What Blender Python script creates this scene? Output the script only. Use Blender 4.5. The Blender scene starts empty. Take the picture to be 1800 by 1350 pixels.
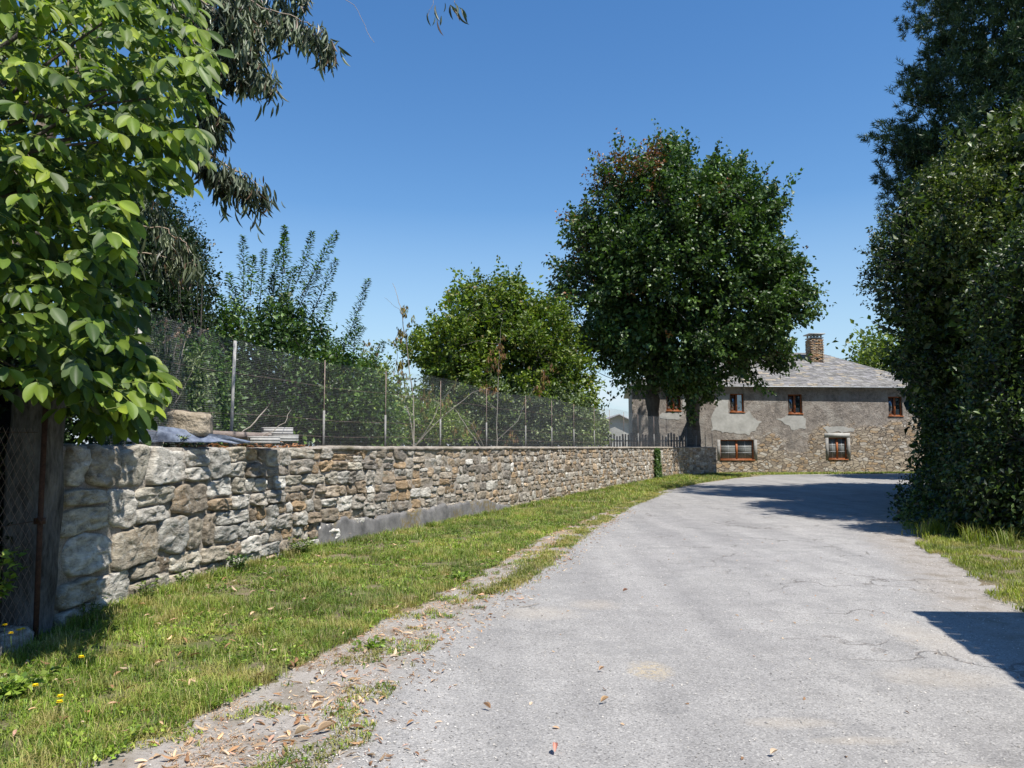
import bpy, math, random
import numpy as np
from mathutils import Vector, noise
random.seed(7); rng = np.random.default_rng(7)
S = bpy.context.scene; C = S.collection
R = math.radians
# ------------------------------------------------------------------ camera
FP = 1352.0; EYE = 1.6; PITCH = R(4.69)
cam = bpy.data.objects.new('camera', bpy.data.cameras.new('camera')); C.objects.link(cam)
cam.location = (0, 0, EYE); cam.rotation_euler = (R(90)+PITCH, 0, 0)
cam.data.sensor_width = 36; cam.data.lens = FP/1800*36; cam.data.clip_end = 4000; cam.data.clip_start = 0.05
S.camera = cam
# ------------------------------------------------------------------ light
SUN_EL = R(62); SH = (0.70, -0.714)          # horizontal direction towards the sun
SUN_ROT = math.atan2(SH[0], SH[1])
W = bpy.data.worlds.new('World'); S.world = W; W.use_nodes = True
wn = W.node_tree.nodes; wl = W.node_tree.links
bg = wn['Background']; bg.inputs['Strength'].default_value = 0.092
sky = wn.new('ShaderNodeTexSky'); sky.sky_type = 'NISHITA'; sky.sun_disc = False
sky.sun_elevation = SUN_EL; sky.sun_rotation = SUN_ROT
sky.air_density = 1.25; sky.dust_density = 0.1; sky.ozone_density = 2.0; sky.altitude = 300
# a few thin clouds low over the horizon
wc = wn.new('ShaderNodeTexCoord'); wsep = wn.new('ShaderNodeSeparateXYZ'); wl.new(wc.outputs['Generated'], wsep.inputs[0])
wmp = wn.new('ShaderNodeMapping'); wmp.inputs['Scale'].default_value = (3, 3, 16); wl.new(wc.outputs['Generated'], wmp.inputs[0])
wno = wn.new('ShaderNodeTexNoise'); wno.inputs['Scale'].default_value = 1.6; wno.inputs['Detail'].default_value = 6; wl.new(wmp.outputs[0], wno.inputs[0])
wr = wn.new('ShaderNodeMapRange'); wr.inputs[1].default_value = 0.44; wr.inputs[2].default_value = 0.62; wl.new(wno.outputs[0], wr.inputs[0])
we = wn.new('ShaderNodeMapRange'); we.inputs[1].default_value = 0.10; we.inputs[2].default_value = 0.03; wl.new(wsep.outputs[2], we.inputs[0])
wm = wn.new('ShaderNodeMath'); wm.operation = 'MULTIPLY'; wl.new(wr.outputs[0], wm.inputs[0]); wl.new(we.outputs[0], wm.inputs[1])
wmix = wn.new('ShaderNodeMixRGB'); wl.new(wm.outputs[0], wmix.inputs[0]); whs = wn.new('ShaderNodeHueSaturation'); whs.inputs['Saturation'].default_value = 1.3; whs.inputs['Value'].default_value = 1.15; whs.inputs['Hue'].default_value = 0.505; wl.new(sky.outputs[0], whs.inputs['Color']); 
whz = wn.new('ShaderNodeMapRange'); whz.inputs[1].default_value = 0.30; whz.inputs[2].default_value = 0.0; whz.inputs[4].default_value = 0.85; wl.new(wsep.outputs[2], whz.inputs[0])
whm = wn.new('ShaderNodeMixRGB'); wl.new(whz.outputs[0], whm.inputs[0]); wl.new(whs.outputs[0], whm.inputs[1]); whm.inputs[2].default_value = (3.5, 5.0, 6.7, 1)
wl.new(whm.outputs[0], wmix.inputs[1]); wmix.inputs[2].default_value = (7.2, 7.3, 7.7, 1)
wl.new(wmix.outputs[0], bg.inputs['Color'])
sd = bpy.data.lights.new('sun', 'SUN'); sd.energy = 5.0; sd.angle = R(0.53); sd.color = (1, 0.955, 0.88)
sun = bpy.data.objects.new('sun', sd); C.objects.link(sun)
sdir = Vector((SH[0]*math.cos(SUN_EL), SH[1]*math.cos(SUN_EL), math.sin(SUN_EL)))
sun.rotation_euler = sdir.to_track_quat('Z', 'Y').to_euler(); sun.location = (20, -20, 40)
S.view_settings.view_transform = 'Standard'; S.view_settings.look = 'None'
S.view_settings.exposure = 0.55; S.view_settings.gamma = 1
S.render.engine = 'CYCLES'
S.cycles.max_bounces = 6; S.cycles.transparent_max_bounces = 12

# ------------------------------------------------------------------ helpers
def tag(o, label=None, cat=None, group=None, kind=None):
    if label: o['label'] = label
    if cat: o['category'] = cat
    if group: o['group'] = group
    if kind: o['kind'] = kind
    return o
def empty(name, loc, label, cat, group=None):
    o = bpy.data.objects.new(name, None); C.objects.link(o); o.location = loc
    o.empty_display_size = 0.2
    return tag(o, label, cat, group)
def mesh_np(name, V, F, mat, col=None, parent=None, smooth=False, kind=None):
    """V (n,3) world coords; F (m,k) int array or list of them with several k"""
    V = np.asarray(V, dtype=np.float32)
    if not isinstance(F, list): F = [F]
    F = [np.asarray(f, dtype=np.int32) for f in F if len(f)]
    me = bpy.data.meshes.new(name)
    if parent is not None:
        q_ = parent
        while q_ is not None: V = V - np.array(q_.location, dtype=np.float32); q_ = q_.parent
    me.vertices.add(len(V)); me.vertices.foreach_set('co', V.ravel())
    idx = np.concatenate([f.ravel() for f in F]); tot = np.concatenate([np.full(len(f), f.shape[1], dtype=np.int32) for f in F])
    st = np.concatenate([[0], np.cumsum(tot)[:-1]]).astype(np.int32)
    me.loops.add(len(idx)); me.loops.foreach_set('vertex_index', idx)
    me.polygons.add(len(tot)); me.polygons.foreach_set('loop_start', st); me.polygons.foreach_set('loop_total', tot)
    me.update(calc_edges=True)
    if col is not None:
        col = np.asarray(col, dtype=np.float32)
        if col.shape[1] == 3: col = np.hstack([col, np.ones((len(col), 1), dtype=np.float32)])
        a = me.attributes.new('Col', 'FLOAT_COLOR', 'POINT'); a.data.foreach_set('color', col.ravel())
    if smooth: me.polygons.foreach_set('use_smooth', np.ones(len(tot), dtype=bool))
    me.validate()
    me.materials.append(mat)
    o = bpy.data.objects.new(name, me); C.objects.link(o)
    if parent is not None: o.parent = parent
    if kind: o['kind'] = kind
    return o
class MB:
    def __init__(s): s.v = []; s.f = {3: [], 4: []}; s.c = []
    def add(s, V, F, col=None):
        b = len(s.v); s.v.extend([tuple(v) for v in V])
        s.c.extend([col if col is not None else (0.5, 0.5, 0.5)]*len(V))
        for f in F:
            if len(f) in (3, 4): s.f[len(f)].append([b+i for i in f])
            else:
                for k in range(1, len(f)-1): s.f[3].append([b+f[0], b+f[k], b+f[k+1]])
    def box(s, c, d, rz=0, col=None, ry=0, jit=0):
        V = []
        for x in (-1, 1):
            for y in (-1, 1):
                for z in (-1, 1):
                    p = Vector((x*d[0]/2+random.uniform(-jit, jit), y*d[1]/2+random.uniform(-jit, jit), z*d[2]/2+random.uniform(-jit, jit)))
                    if ry: p = Vector((p.x*math.cos(ry)+p.z*math.sin(ry), p.y, -p.x*math.sin(ry)+p.z*math.cos(ry)))
                    p = Vector((p.x*math.cos(rz)-p.y*math.sin(rz), p.x*math.sin(rz)+p.y*math.cos(rz), p.z))
                    V.append((c[0]+p.x, c[1]+p.y, c[2]+p.z))
        s.add(V, [(0, 1, 3, 2), (4, 6, 7, 5), (0, 4, 5, 1), (2, 3, 7, 6), (0, 2, 6, 4), (1, 5, 7, 3)], col)
    def tube(s, pts, rad, n=6, col=None, cap=True):
        pts = [Vector(p) for p in pts]
        if not hasattr(rad, '__len__'): rad = [rad]*len(pts)
        V = []; F = []
        ref = Vector((0.31, 0.17, 0.93))
        d0 = (pts[-1]-pts[0])
        if d0.length > 0 and abs(d0.normalized().dot(ref)) > 0.9: ref = Vector((1, 0.1, 0))
        for i, p in enumerate(pts):
            d = (pts[min(i+1, len(pts)-1)]-pts[max(i-1, 0)])
            if d.length < 1e-6: d = Vector((0, 0, 1))
            d.normalize(); x = d.cross(ref)
            if x.length < 1e-4: x = d.orthogonal()
            x.normalize(); y = d.cross(x)
            for k in range(n):
                a = 2*math.pi*k/n
                V.append(p+(x*math.cos(a)+y*math.sin(a))*rad[i])
        for i in range(len(pts)-1):
            for k in range(n):
                F.append((i*n+k, i*n+(k+1) % n, (i+1)*n+(k+1) % n, (i+1)*n+k))
        if cap:
            F.append(tuple(range(n))[::-1]); F.append(tuple((len(pts)-1)*n+k for k in range(n)))
        s.add(V, F, col)
    def build(s, name, mat, parent=None, smooth=False, kind=None):
        return mesh_np(name, np.array(s.v), [np.array(s.f[3]).reshape(-1, 3), np.array(s.f[4]).reshape(-1, 4)], mat, np.array(s.c), parent, smooth, kind)
cp, sp = math.cos(PITCH), math.sin(PITCH)
def at(px, py, Y):
    """point seen at photo pixel (px,py) lying at distance Y ahead"""
    a = (px-900)/FP; b = (675-py)/FP
    dy = cp-b*sp; dz = sp+b*cp
    return Vector((a/dy*Y, Y, EYE+dz/dy*Y))
def atN(P, Y):
    P = np.asarray(P, float); a = (P[:, 0]-900)/FP; b = (675-P[:, 1])/FP
    dy = cp-b*sp; dz = sp+b*cp
    return np.stack([a/dy*Y, np.full(len(P), Y)*1.0 if np.isscalar(Y) else Y, EYE+dz/dy*Y], 1)
def nrm(a): return a/np.maximum(np.linalg.norm(a, axis=-1, keepdims=True), 1e-9)
def rvec(n): return nrm(rng.normal(size=(n, 3)))

# ------------------------------------------------------------------ materials
class NT:
    def __init__(s, name):
        s.m = bpy.data.materials.new(name); s.m.use_nodes = True; s.t = s.m.node_tree
        s.b = s.t.nodes['Principled BSDF']; s.out = s.t.nodes['Material Output']
        s.b.inputs['Specular IOR Level'].default_value = 0.3
        s.co = s.t.nodes.new('ShaderNodeTexCoord').outputs['Object']
        s.geo = None
    def n(s, typ, **kw):
        nd = s.t.nodes.new(typ)
        for k, v in kw.items(): setattr(nd, k, v)
        return nd
    def L(s, a, b): s.t.links.new(a, b)
    def mapping(s, scale=(1, 1, 1), rot=(0, 0, 0), loc=(0, 0, 0)):
        m = s.n('ShaderNodeMapping'); m.inputs['Scale'].default_value = scale; m.inputs['Rotation'].default_value = rot; m.inputs['Location'].default_value = loc
        s.L(s.co, m.inputs[0]); return m.outputs[0]
    def noise(s, scale, detail=4, rough=0.55, vec=None, dist=0):
        n = s.n('ShaderNodeTexNoise'); n.inputs['Scale'].default_value = scale; n.inputs['Detail'].default_value = detail
        n.inputs['Roughness'].default_value = rough; n.inputs['Distortion'].default_value = dist
        s.L(vec if vec is not None else s.co, n.inputs['Vector']); return n.outputs['Fac']
    def voro(s, scale, feature='F1', vec=None, out='Distance', rand=1):
        n = s.n('ShaderNodeTexVoronoi', feature=feature); n.inputs['Scale'].default_value = scale; n.inputs['Randomness'].default_value = rand
        s.L(vec if vec is not None else s.co, n.inputs['Vector']); return n.outputs[out]
    def rng(s, v, a, b, c=0, d=1):
        m = s.n('ShaderNodeMapRange'); m.inputs[1].default_value = a; m.inputs[2].default_value = b; m.inputs[3].default_value = c; m.inputs[4].default_value = d
        s.L(v, m.inputs[0]); return m.outputs[0]
    def math(s, op, a, b=None):
        m = s.n('ShaderNodeMath', operation=op)
        for i, x in enumerate((a, b)):
            if x is None: continue
            if isinstance(x, (int, float)): m.inputs[i].default_value = x
            else: s.L(x, m.inputs[i])
        return m.outputs[0]
    def mix(s, f, a, b, mode='MIX'):
        m = s.n('ShaderNodeMixRGB', blend_type=mode)
        for i, x in enumerate((f, a, b)):
            if isinstance(x, (int, float)): m.inputs[i].default_value = x
            elif isinstance(x, tuple): m.inputs[i].default_value = (*x[:3], 1)
            else: s.L(x, m.inputs[i])
        return m.outputs[0]
    def attr(s, name='Col', out='Color'):
        a = s.n('ShaderNodeAttribute'); a.attribute_name = name; return a.outputs[out]
    def bump(s, h, strength=0.5, dist=0.02, prev=None):
        b = s.n('ShaderNodeBump'); b.inputs['Strength'].default_value = strength; b.inputs['Distance'].default_value = dist
        s.L(h, b.inputs['Height'])
        if prev is not None: s.L(prev, b.inputs['Normal'])
        return b.outputs[0]
    def fin(s, col, rough=0.8, normal=None, metal=0):
        if isinstance(col, tuple): s.b.inputs['Base Color'].default_value = (*col[:3], 1)
        else: s.L(col, s.b.inputs['Base Color'])
        if isinstance(rough, (int, float)): s.b.inputs['Roughness'].default_value = rough
        else: s.L(rough, s.b.inputs['Roughness'])
        s.b.inputs['Metallic'].default_value = metal
        if normal is not None: s.L(normal, s.b.inputs['Normal'])
        return s.m
def simple(name, c1, c2, scale=6, rough=0.8, bump=0.4, bd=0.01, metal=0, stretch=(1, 1, 1)):
    t = NT(name); v = t.mapping(stretch)
    n = t.noise(scale, 6, 0.6, v); n2 = t.noise(scale*5, 4, 0.6, v)
    f = t.rng(t.math('ADD', t.math('MULTIPLY', n, 0.65), t.math('MULTIPLY', n2, 0.35)), 0.35, 0.65)
    return t.fin(t.mix(f, c1, c2), rough, t.bump(n2, bump, bd), metal)
def foliage(name, trans=0.3, rough=0.45, spec=0.4, tcol=(1.0, 1.25, 0.5)):
    t = NT(name); c = t.attr()
    n = t.noise(9, 3)
    c2 = t.mix(0.55, c, t.mix(t.rng(n, 0.3, 0.7), (0.62, 0.62, 0.62), (1.25, 1.25, 1.15)), 'MULTIPLY')
    t.fin(c2, rough); t.b.inputs['Specular IOR Level'].default_value = spec
    nb = t.noise(0.55, 4, 0.6)
    c2 = t.mix(0.8, c2, t.mix(t.rng(nb, 0.34, 0.66), (0.62, 0.66, 0.7), (1.42, 1.32, 1.1)), 'MULTIPLY'); t.L(c2, t.b.inputs['Base Color'])
    tr = t.n('ShaderNodeBsdfTranslucent'); t.L(t.mix(1, c2, tcol, 'MULTIPLY'), tr.inputs[0])
    ms = t.n('ShaderNodeMixShader'); ms.inputs[0].default_value = trans
    t.L(t.b.outputs[0], ms.inputs[1]); t.L(tr.outputs[0], ms.inputs[2]); t.L(ms.outputs[0], t.out.inputs[0])
    return t.m
M = {}
M['leaf'] = foliage('leaf'); M['leaf_near'] = foliage('leaf_near', 0.36, 0.5, 0.35, (1.15, 1.35, 0.4))
M['leaf_glossy'] = foliage('leaf_glossy', 0.25, 0.42, 0.4)
M['dry'] = foliage('dry_leaf', 0.2, 0.7, 0.2, (1.2, 1, 0.6))
M['grass'] = foliage('grass_blade', 0.3, 0.5, 0.3, (1.1, 1.2, 0.5))
M['needle'] = foliage('needle', 0.12, 0.5, 0.3)
M['bark'] = simple('bark', (0.05, 0.042, 0.034), (0.13, 0.115, 0.1), 9, 0.9, 0.9, 0.03, stretch=(1, 1, 0.25))
M['bark_pale'] = simple('bark_pale', (0.24, 0.17, 0.12), (0.42, 0.34, 0.27), 3, 0.8, 0.5, 0.02, stretch=(1, 1, 0.2))
M['twig'] = simple('twig', (0.22, 0.19, 0.155), (0.38, 0.34, 0.29), 20, 0.8)
M['concrete'] = simple('concrete', (0.17, 0.165, 0.155), (0.34, 0.33, 0.31), 5, 0.9, 0.7, 0.01)
M['concrete_shaded'] = simple('old_concrete_shaded', (0.03, 0.028, 0.026), (0.20, 0.19, 0.18), 7, 0.95, 1.0, 0.03, stretch=(1, 1, 0.3))  # weathered streaks, with the pillar's leaf shade also put into the dark tone
M['block'] = simple('concrete_block', (0.32, 0.31, 0.30), (0.45, 0.44, 0.42), 20, 0.95, 0.6, 0.005)
M['rust'] = simple('rust', (0.035, 0.018, 0.013), (0.10, 0.048, 0.03), 25, 0.85, 0.5, 0.003)
M['steel'] = simple('galvanised_steel', (0.42, 0.44, 0.46), (0.58, 0.6, 0.62), 30, 0.55, 0.1, 0.002, 0.3)
M['net'] = simple('net_wire', (0.22, 0.23, 0.24), (0.40, 0.41, 0.42), 12, 0.6, 0)
M['wire'] = simple('chain_wire', (0.12, 0.08, 0.065), (0.3, 0.24, 0.21), 30, 0.6, 0, metal=0.3)
M['wood'] = simple('window_wood', (0.30, 0.09, 0.03), (0.42, 0.15, 0.055), 8, 0.5, 0.1, stretch=(1, 1, 6))
M['beam'] = simple('grey_timber', (0.13, 0.10, 0.09), (0.3, 0.25, 0.22), 8, 0.85, 0.6, stretch=(0.3, 1, 4))
M['plaster'] = simple('plaster', (0.33, 0.325, 0.30), (0.50, 0.49, 0.46), 1.6, 0.9, 0.3, 0.01)
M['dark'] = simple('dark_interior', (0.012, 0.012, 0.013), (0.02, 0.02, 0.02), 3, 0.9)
M['tarp'] = simple('plastic_sheet', (0.035, 0.045, 0.075), (0.20, 0.235, 0.31), 4, 0.4, 0.5, 0.02)
M['curtain'] = simple('curtain', (0.13, 0.14, 0.14), (0.22, 0.23, 0.22), 12, 0.9, stretch=(8, 1, 1))
M['boulder'] = simple('boulder', (0.20, 0.16, 0.11), (0.42, 0.36, 0.28), 3.5, 0.9, 1.0, 0.04)
M['petal'] = simple('yellow_petal', (0.75, 0.52, 0.0), (0.85, 0.62, 0.01), 50, 0.6, 0)
M['cable'] = simple('cable', (0.02, 0.02, 0.02), (0.03, 0.03, 0.03), 5, 0.6, 0)

def stone_mat(name, moss=0.0):
    t = NT(name); c = t.attr()
    v = t.mapping((1, 1, 2.2))
    n1 = t.noise(7, 7, 0.65, v); n2 = t.noise(38, 5, 0.65); n3 = t.noise(2.2, 5, 0.6)
    c = t.mix(0.85, c, t.mix(t.rng(n1, 0.32, 0.68), (0.34, 0.32, 0.30), (1.45, 1.42, 1.38)), 'MULTIPLY')
    c = t.mix(t.math('MULTIPLY', t.rng(n3, 0.52, 0.68), t.rng(n2, 0.4, 0.6, 0.1, 0.6)), c, (0.30, 0.20, 0.10))   # ochre stain
    lich = t.math('MULTIPLY', t.rng(t.noise(16, 5, 0.7), 0.55, 0.64), t.rng(t.noise(2.6, 3), 0.42, 0.6))
    c = t.mix(t.math('MULTIPLY', lich, 0.65), c, (0.56, 0.55, 0.50))                   # pale lichen crust
    sp_ = t.math('MULTIPLY', t.rng(t.voro(42), 0.24, 0.14), t.rng(t.noise(9, 2), 0.5, 0.6))
    c = t.mix(t.math('MULTIPLY', sp_, 0.7), c, (0.60, 0.60, 0.54))
    dk = t.math('MULTIPLY', t.rng(t.noise(55, 4, 0.7), 0.56, 0.66), t.rng(t.noise(4, 3), 0.4, 0.6))
    c = t.mix(t.math('MULTIPLY', dk, 0.75), c, (0.05, 0.048, 0.045))
    h = t.math('ADD', t.math('MULTIPLY', n1, 1.0), t.math('MULTIPLY', n2, 0.45))
    return t.fin(c, 0.93, t.bump(h, 1.0, 0.04, t.bump(t.noise(95, 3, 0.75), 0.8, 0.01)))
M['stone'] = stone_mat('wall_stone')
def mortar_mat():
    t = NT('mortar'); n1 = t.noise(6, 6); n2 = t.noise(60, 5, 0.7); n3 = t.noise(1.7, 4)
    c = t.mix(t.rng(n1, 0.3, 0.7), (0.25, 0.215, 0.18), (0.46, 0.41, 0.345))
    c = t.mix(t.math('MULTIPLY', t.rng(n2, 0.5, 0.62), 0.6), c, (0.10, 0.085, 0.07))
    c = t.mix(t.math('MULTIPLY', t.rng(n3, 0.56, 0.7), 0.5), c, (0.13, 0.12, 0.05))
    return t.fin(c, 0.95, t.bump(t.math('ADD', n1, n2), 1, 0.02))
M['mortar'] = mortar_mat()
def footing_mat():
    t = NT('cement_footing'); n1 = t.noise(4, 7, 0.65); n2 = t.noise(70, 4, 0.7)
    c = t.mix(t.rng(n1, 0.3, 0.7), (0.085, 0.083, 0.082), (0.25, 0.24, 0.23))
    c = t.mix(t.math('MULTIPLY', t.math('MULTIPLY', t.rng(t.noise(1.6, 5), 0.55, 0.62), t.rng(t.noise(14, 5, 0.7), 0.42, 0.58)), 0.85), c, (0.17, 0.125, 0.035))
    c = t.mix(t.math('MULTIPLY', t.rng(n2, 0.52, 0.64), 0.6), c, (0.08, 0.08, 0.08))
    return t.fin(c, 0.95, t.bump(t.math('ADD', n1, n2), 0.9, 0.015))
M['footing'] = footing_mat()
def house_mat():
    t = NT('house_rubble'); sep = t.n('ShaderNodeSeparateXYZ'); t.L(t.co, sep.inputs[0])
    X, Z = sep.outputs[0], sep.outputs[2]
    w = t.n('ShaderNodeTexNoise'); w.inputs['Scale'].default_value = 1.8; w.inputs['Detail'].default_value = 3; t.L(t.co, w.inputs[0])
    va = t.n('ShaderNodeVectorMath', operation='ADD'); t.L(t.mapping((1, 0.3, 2.1)), va.inputs[0])
    vs = t.n('ShaderNodeVectorMath', operation='SCALE'); t.L(w.outputs['Color'], vs.inputs[0]); vs.inputs['Scale'].default_value = 0.55
    t.L(vs.outputs[0], va.inputs[1]); vv = va.outputs[0]
    ed = t.voro(2.9, 'DISTANCE_TO_EDGE', vv); cell = t.voro(2.9, 'F1', vv, 'Color')
    sc = t.n('ShaderNodeSeparateColor'); t.L(cell, sc.inputs[0])
    st = t.mix(sc.outputs[0], (0.26, 0.21, 0.16), (0.52, 0.44, 0.34))
    st = t.mix(t.math('MULTIPLY', t.rng(sc.outputs[1], 0.72, 0.82), 0.6), st, (0.48, 0.32, 0.17))
    st = t.mix(t.math('MULTIPLY', t.rng(sc.outputs[2], 0.8, 0.9), 0.8), st, (0.60, 0.56, 0.50))
    st = t.mix(0.7, st, t.mix(t.noise(14, 6, 0.7), (0.3, 0.3, 0.3), (1.6, 1.6, 1.6)), 'MULTIPLY')
    joint = t.rng(ed, 0.02, 0.075)
    st = t.mix(joint, (0.17, 0.145, 0.12), st)
    rn = t.noise(3.5, 8, 0.68); rn2 = t.noise(16, 6, 0.7)
    rend = t.mix(t.rng(rn, 0.32, 0.68), (0.19, 0.166, 0.145), (0.40, 0.352, 0.308))
    rend = t.mix(t.math('MULTIPLY', t.rng(rn2, 0.54, 0.62), 0.65), rend, (0.07, 0.062, 0.055))
    rend = t.mix(t.math('MULTIPLY', t.rng(t.noise(0.8, 6, 0.65), 0.52, 0.60), 0.55), rend, (0.42, 0.39, 0.35))
    rend = t.mix(t.math('MULTIPLY', t.rng(t.noise(1.3, 4, 0.6, t.mapping((1, 1, 0.25))), 0.55, 0.66), 0.4), rend, (0.12, 0.11, 0.10))
    # render survives high up and to the left; rubble shows low down and at the right corner
    lim = t.math('ADD', t.math('MULTIPLY', Z, 0.42), t.math('MULTIPLY', X, -0.050))
    lim = t.math('ADD', lim, t.math('MULTIPLY', t.math('SUBTRACT', t.noise(0.55, 6, 0.6), 0.5), 2.6))
    f = t.rng(lim, 0.70, 1.0)
    c = t.mix(f, st, rend)
    h = t.mix(f, t.math('ADD', t.math('MULTIPLY', joint, 1.2), rn2), t.math('ADD', rn, rn2))
    return t.fin(c, 0.95, t.bump(h, 1, 0.06))
M['house'] = house_mat()
def slate_mat():
    t = NT('slate'); c = t.attr(); n = t.noise(6, 6, 0.7)
    c = t.mix(0.8, c, t.mix(t.rng(n, 0.3, 0.7), (0.6, 0.6, 0.62), (1.35, 1.33, 1.3)), 'MULTIPLY')
    return t.fin(c, 0.62, t.bump(n, 0.4, 0.01))
M['slate'] = slate_mat()
def glass_mat():
    t = NT('window_glass'); t.fin((0.03, 0.04, 0.05), 0.03); t.b.inputs['Specular IOR Level'].default_value = 0.5
    t.b.inputs['IOR'].default_value = 2.6
    return t.m
M['glass'] = glass_mat()
def ground_mat(name, dry=0.45, tint=1.0):
    t = NT(name); n0 = t.noise(0.6, 5); n1 = t.noise(5, 6, 0.65); n2 = t.noise(50, 5, 0.7)
    soil = t.mix(t.rng(n2, 0.35, 0.65), (0.13, 0.10, 0.06), (0.30, 0.24, 0.16))
    g = t.mix(t.rng(n1, 0.35, 0.65), (0.075, 0.095, 0.025), (0.17, 0.175, 0.06))
    f = t.rng(t.math('ADD', t.math('MULTIPLY', n0, 0.5), t.math('MULTIPLY', n1, 0.5)), dry, dry+0.12)
    return t.fin(t.mix(f, soil, g), 0.95, t.bump(t.math('ADD', n1, n2), 0.9, 0.03))
M['ground'] = ground_mat('ground_earth', 0.42)
M['verge'] = ground_mat('verge_earth', 0.44)
def road_mat():
    t = NT('road_surface'); e = t.attr('Col', 'Color'); se = t.n('ShaderNodeSeparateColor'); t.L(e, se.inputs[0])
    eL, eR = se.outputs[0], se.outputs[1]      # metres (scaled by 0.1) inside the left and right asphalt edges, 0.5 = edge
    sep = t.n('ShaderNodeSeparateXYZ'); t.L(t.co, sep.inputs[0]); X, Y = sep.outputs[0], sep.outputs[1]
    n0 = t.noise(0.45, 5, 0.6); n1 = t.noise(2.6, 6, 0.65); n2 = t.noise(130, 3, 0.8)
    vc = t.voro(105, 'F1', None, 'Color'); vs = t.n('ShaderNodeSeparateColor'); t.L(vc, vs.inputs[0])
    agg = t.rng(t.math('ADD', t.math('MULTIPLY', vs.outputs[0], 0.7), t.math('MULTIPLY', n2, 0.6)), 0.25, 1.1)
    a = t.mix(agg, (0.225, 0.219, 0.212), (0.395, 0.384, 0.371))
    a = t.mix(t.math('MULTIPLY', t.rng(vs.outputs[1], 0.95, 0.97), 0.6), a, (0.04, 0.04, 0.042))
    a = t.mix(t.math('MULTIPLY', t.rng(vs.outputs[2], 0.95, 0.97), 0.45), a, (0.62, 0.6, 0.56))
    a = t.mix(0.6, a, t.mix(t.rng(n0, 0.35, 0.65), (0.82, 0.81, 0.81), (1.10, 1.085, 1.06)), 'MULTIPLY')
    a = t.mix(0.5, a, t.mix(t.rng(n1, 0.3, 0.7), (0.78, 0.78, 0.78), (1.18, 1.18, 1.18)), 'MULTIPLY')
    trk = t.noise(1.0, 4, 0.6, t.mapping((1.6, 0.12, 1), (0, 0, 0.18)))
    a = t.mix(0.75, a, t.mix(t.rng(trk, 0.35, 0.65), (0.84, 0.835, 0.83), (1.12, 1.11, 1.09)), 'MULTIPLY')
    pt = t.rng(t.voro(0.33, 'F1', t.mapping((1, 0.6, 1)), 'Color'), 0.0, 1.0)
    a = t.mix(t.math('MULTIPLY', t.rng(t.noise(0.9, 5, 0.7), 0.56, 0.60), 0.35), a, (0.20, 0.195, 0.19))
    # dark rough patches of coarser chippings
    co = t.math('MULTIPLY', t.rng(t.noise(1.15, 6, 0.7), 0.53, 0.62), t.rng(t.noise(40, 3, 0.8), 0.45, 0.62))
    a = t.mix(t.math('MULTIPLY', co, 0.45), a, (0.09, 0.088, 0.088))
    # cracks
    wv = t.n('ShaderNodeTexNoise'); wv.inputs['Scale'].default_value = 3; wv.inputs['Detail'].default_value = 6; t.L(t.co, wv.inputs[0])
    vm = t.n('ShaderNodeVectorMath', operation='SCALE'); t.L(wv.outputs['Color'], vm.inputs[0]); vm.inputs['Scale'].default_value = 0.7
    va = t.n('ShaderNodeVectorMath', operation='ADD'); t.L(t.co, va.inputs[0]); t.L(vm.outputs[0], va.inputs[1])
    ck = t.math('MULTIPLY', t.rng(t.voro(0.85, 'DISTANCE_TO_EDGE', va.outputs[0]), 0.018, 0.004), t.rng(t.noise(0.8, 3), 0.5, 0.57))
    ck = t.math('MULTIPLY', ck, t.rng(X, 1.6, 3.2))
    a = t.mix(t.math('MULTIPLY', ck, 0.5), a, (0.09, 0.07, 0.055))
    # stains: straw coloured spot and sandy washes
    def spot(x, y, rx, ry, soft=0.5):
        dx = t.math('DIVIDE', t.math('SUBTRACT', X, x), rx); dy = t.math('DIVIDE', t.math('SUBTRACT', Y, y), ry)
        d = t.math('ADD', t.math('MULTIPLY', dx, dx), t.math('MULTIPLY', dy, dy))
        d = t.math('ADD', d, t.math('MULTIPLY', t.math('SUBTRACT', t.noise(7, 5, 0.7), 0.5), 1.6))
        return t.rng(d, 1.0, 1.0-soft)
    a = t.mix(t.math('MULTIPLY', t.math('MULTIPLY', spot(0.99, 5.68, 0.19, 0.28, 0.9), t.math('MULTIPLY', t.rng(t.noise(120, 3, 0.8), 0.42, 0.55), t.rng(t.noise(22, 5, 0.75), 0.40, 0.58))), 0.85), a, (0.52, 0.40, 0.22))
    for (x, y, rx, ry) in ((1.62, 4.62, 0.30, 0.12), (2.3, 3.92, 0.42, 0.12), (1.9, 4.35, 0.3, 0.08), (3.0, 5.5, 0.5, 0.3), (0.25, 7.6, 0.5, 0.35), (0.85, 8.0, 0.3, 0.3), (3.5, 6.6, 0.3, 0.8)):
        a = t.mix(t.math('MULTIPLY', spot(x, y, rx, ry, 1.6), 0.42), a, (0.48, 0.41, 0.32))
    # gravel and dirt shoulders with a ragged limit
    g = t.mix(t.rng(n2, 0.3, 0.7), (0.17, 0.155, 0.14), (0.42, 0.385, 0.345))
    g = t.mix(t.math('MULTIPLY', vs.outputs[0], 0.6), g, (0.40, 0.36, 0.32))
    g = t.mix(t.math('MULTIPLY', t.rng(n1, 0.47, 0.62), 0.6), g, (0.17, 0.14, 0.10))
    g = t.mix(t.math('MULTIPLY', t.rng(t.noise(26, 5, 0.75), 0.52, 0.62), 0.5), g, (0.12, 0.095, 0.065))
    rag = t.math('MULTIPLY', t.math('SUBTRACT', t.noise(4, 7, 0.72), 0.5), 0.11)
    fl = t.rng(t.math('ADD', eL, rag), 0.518, 0.482); fr = t.rng(t.math('ADD', eR, rag), 0.53, 0.475)
    c = t.mix(t.math('MAXIMUM', fl, fr), a, g)
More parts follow.
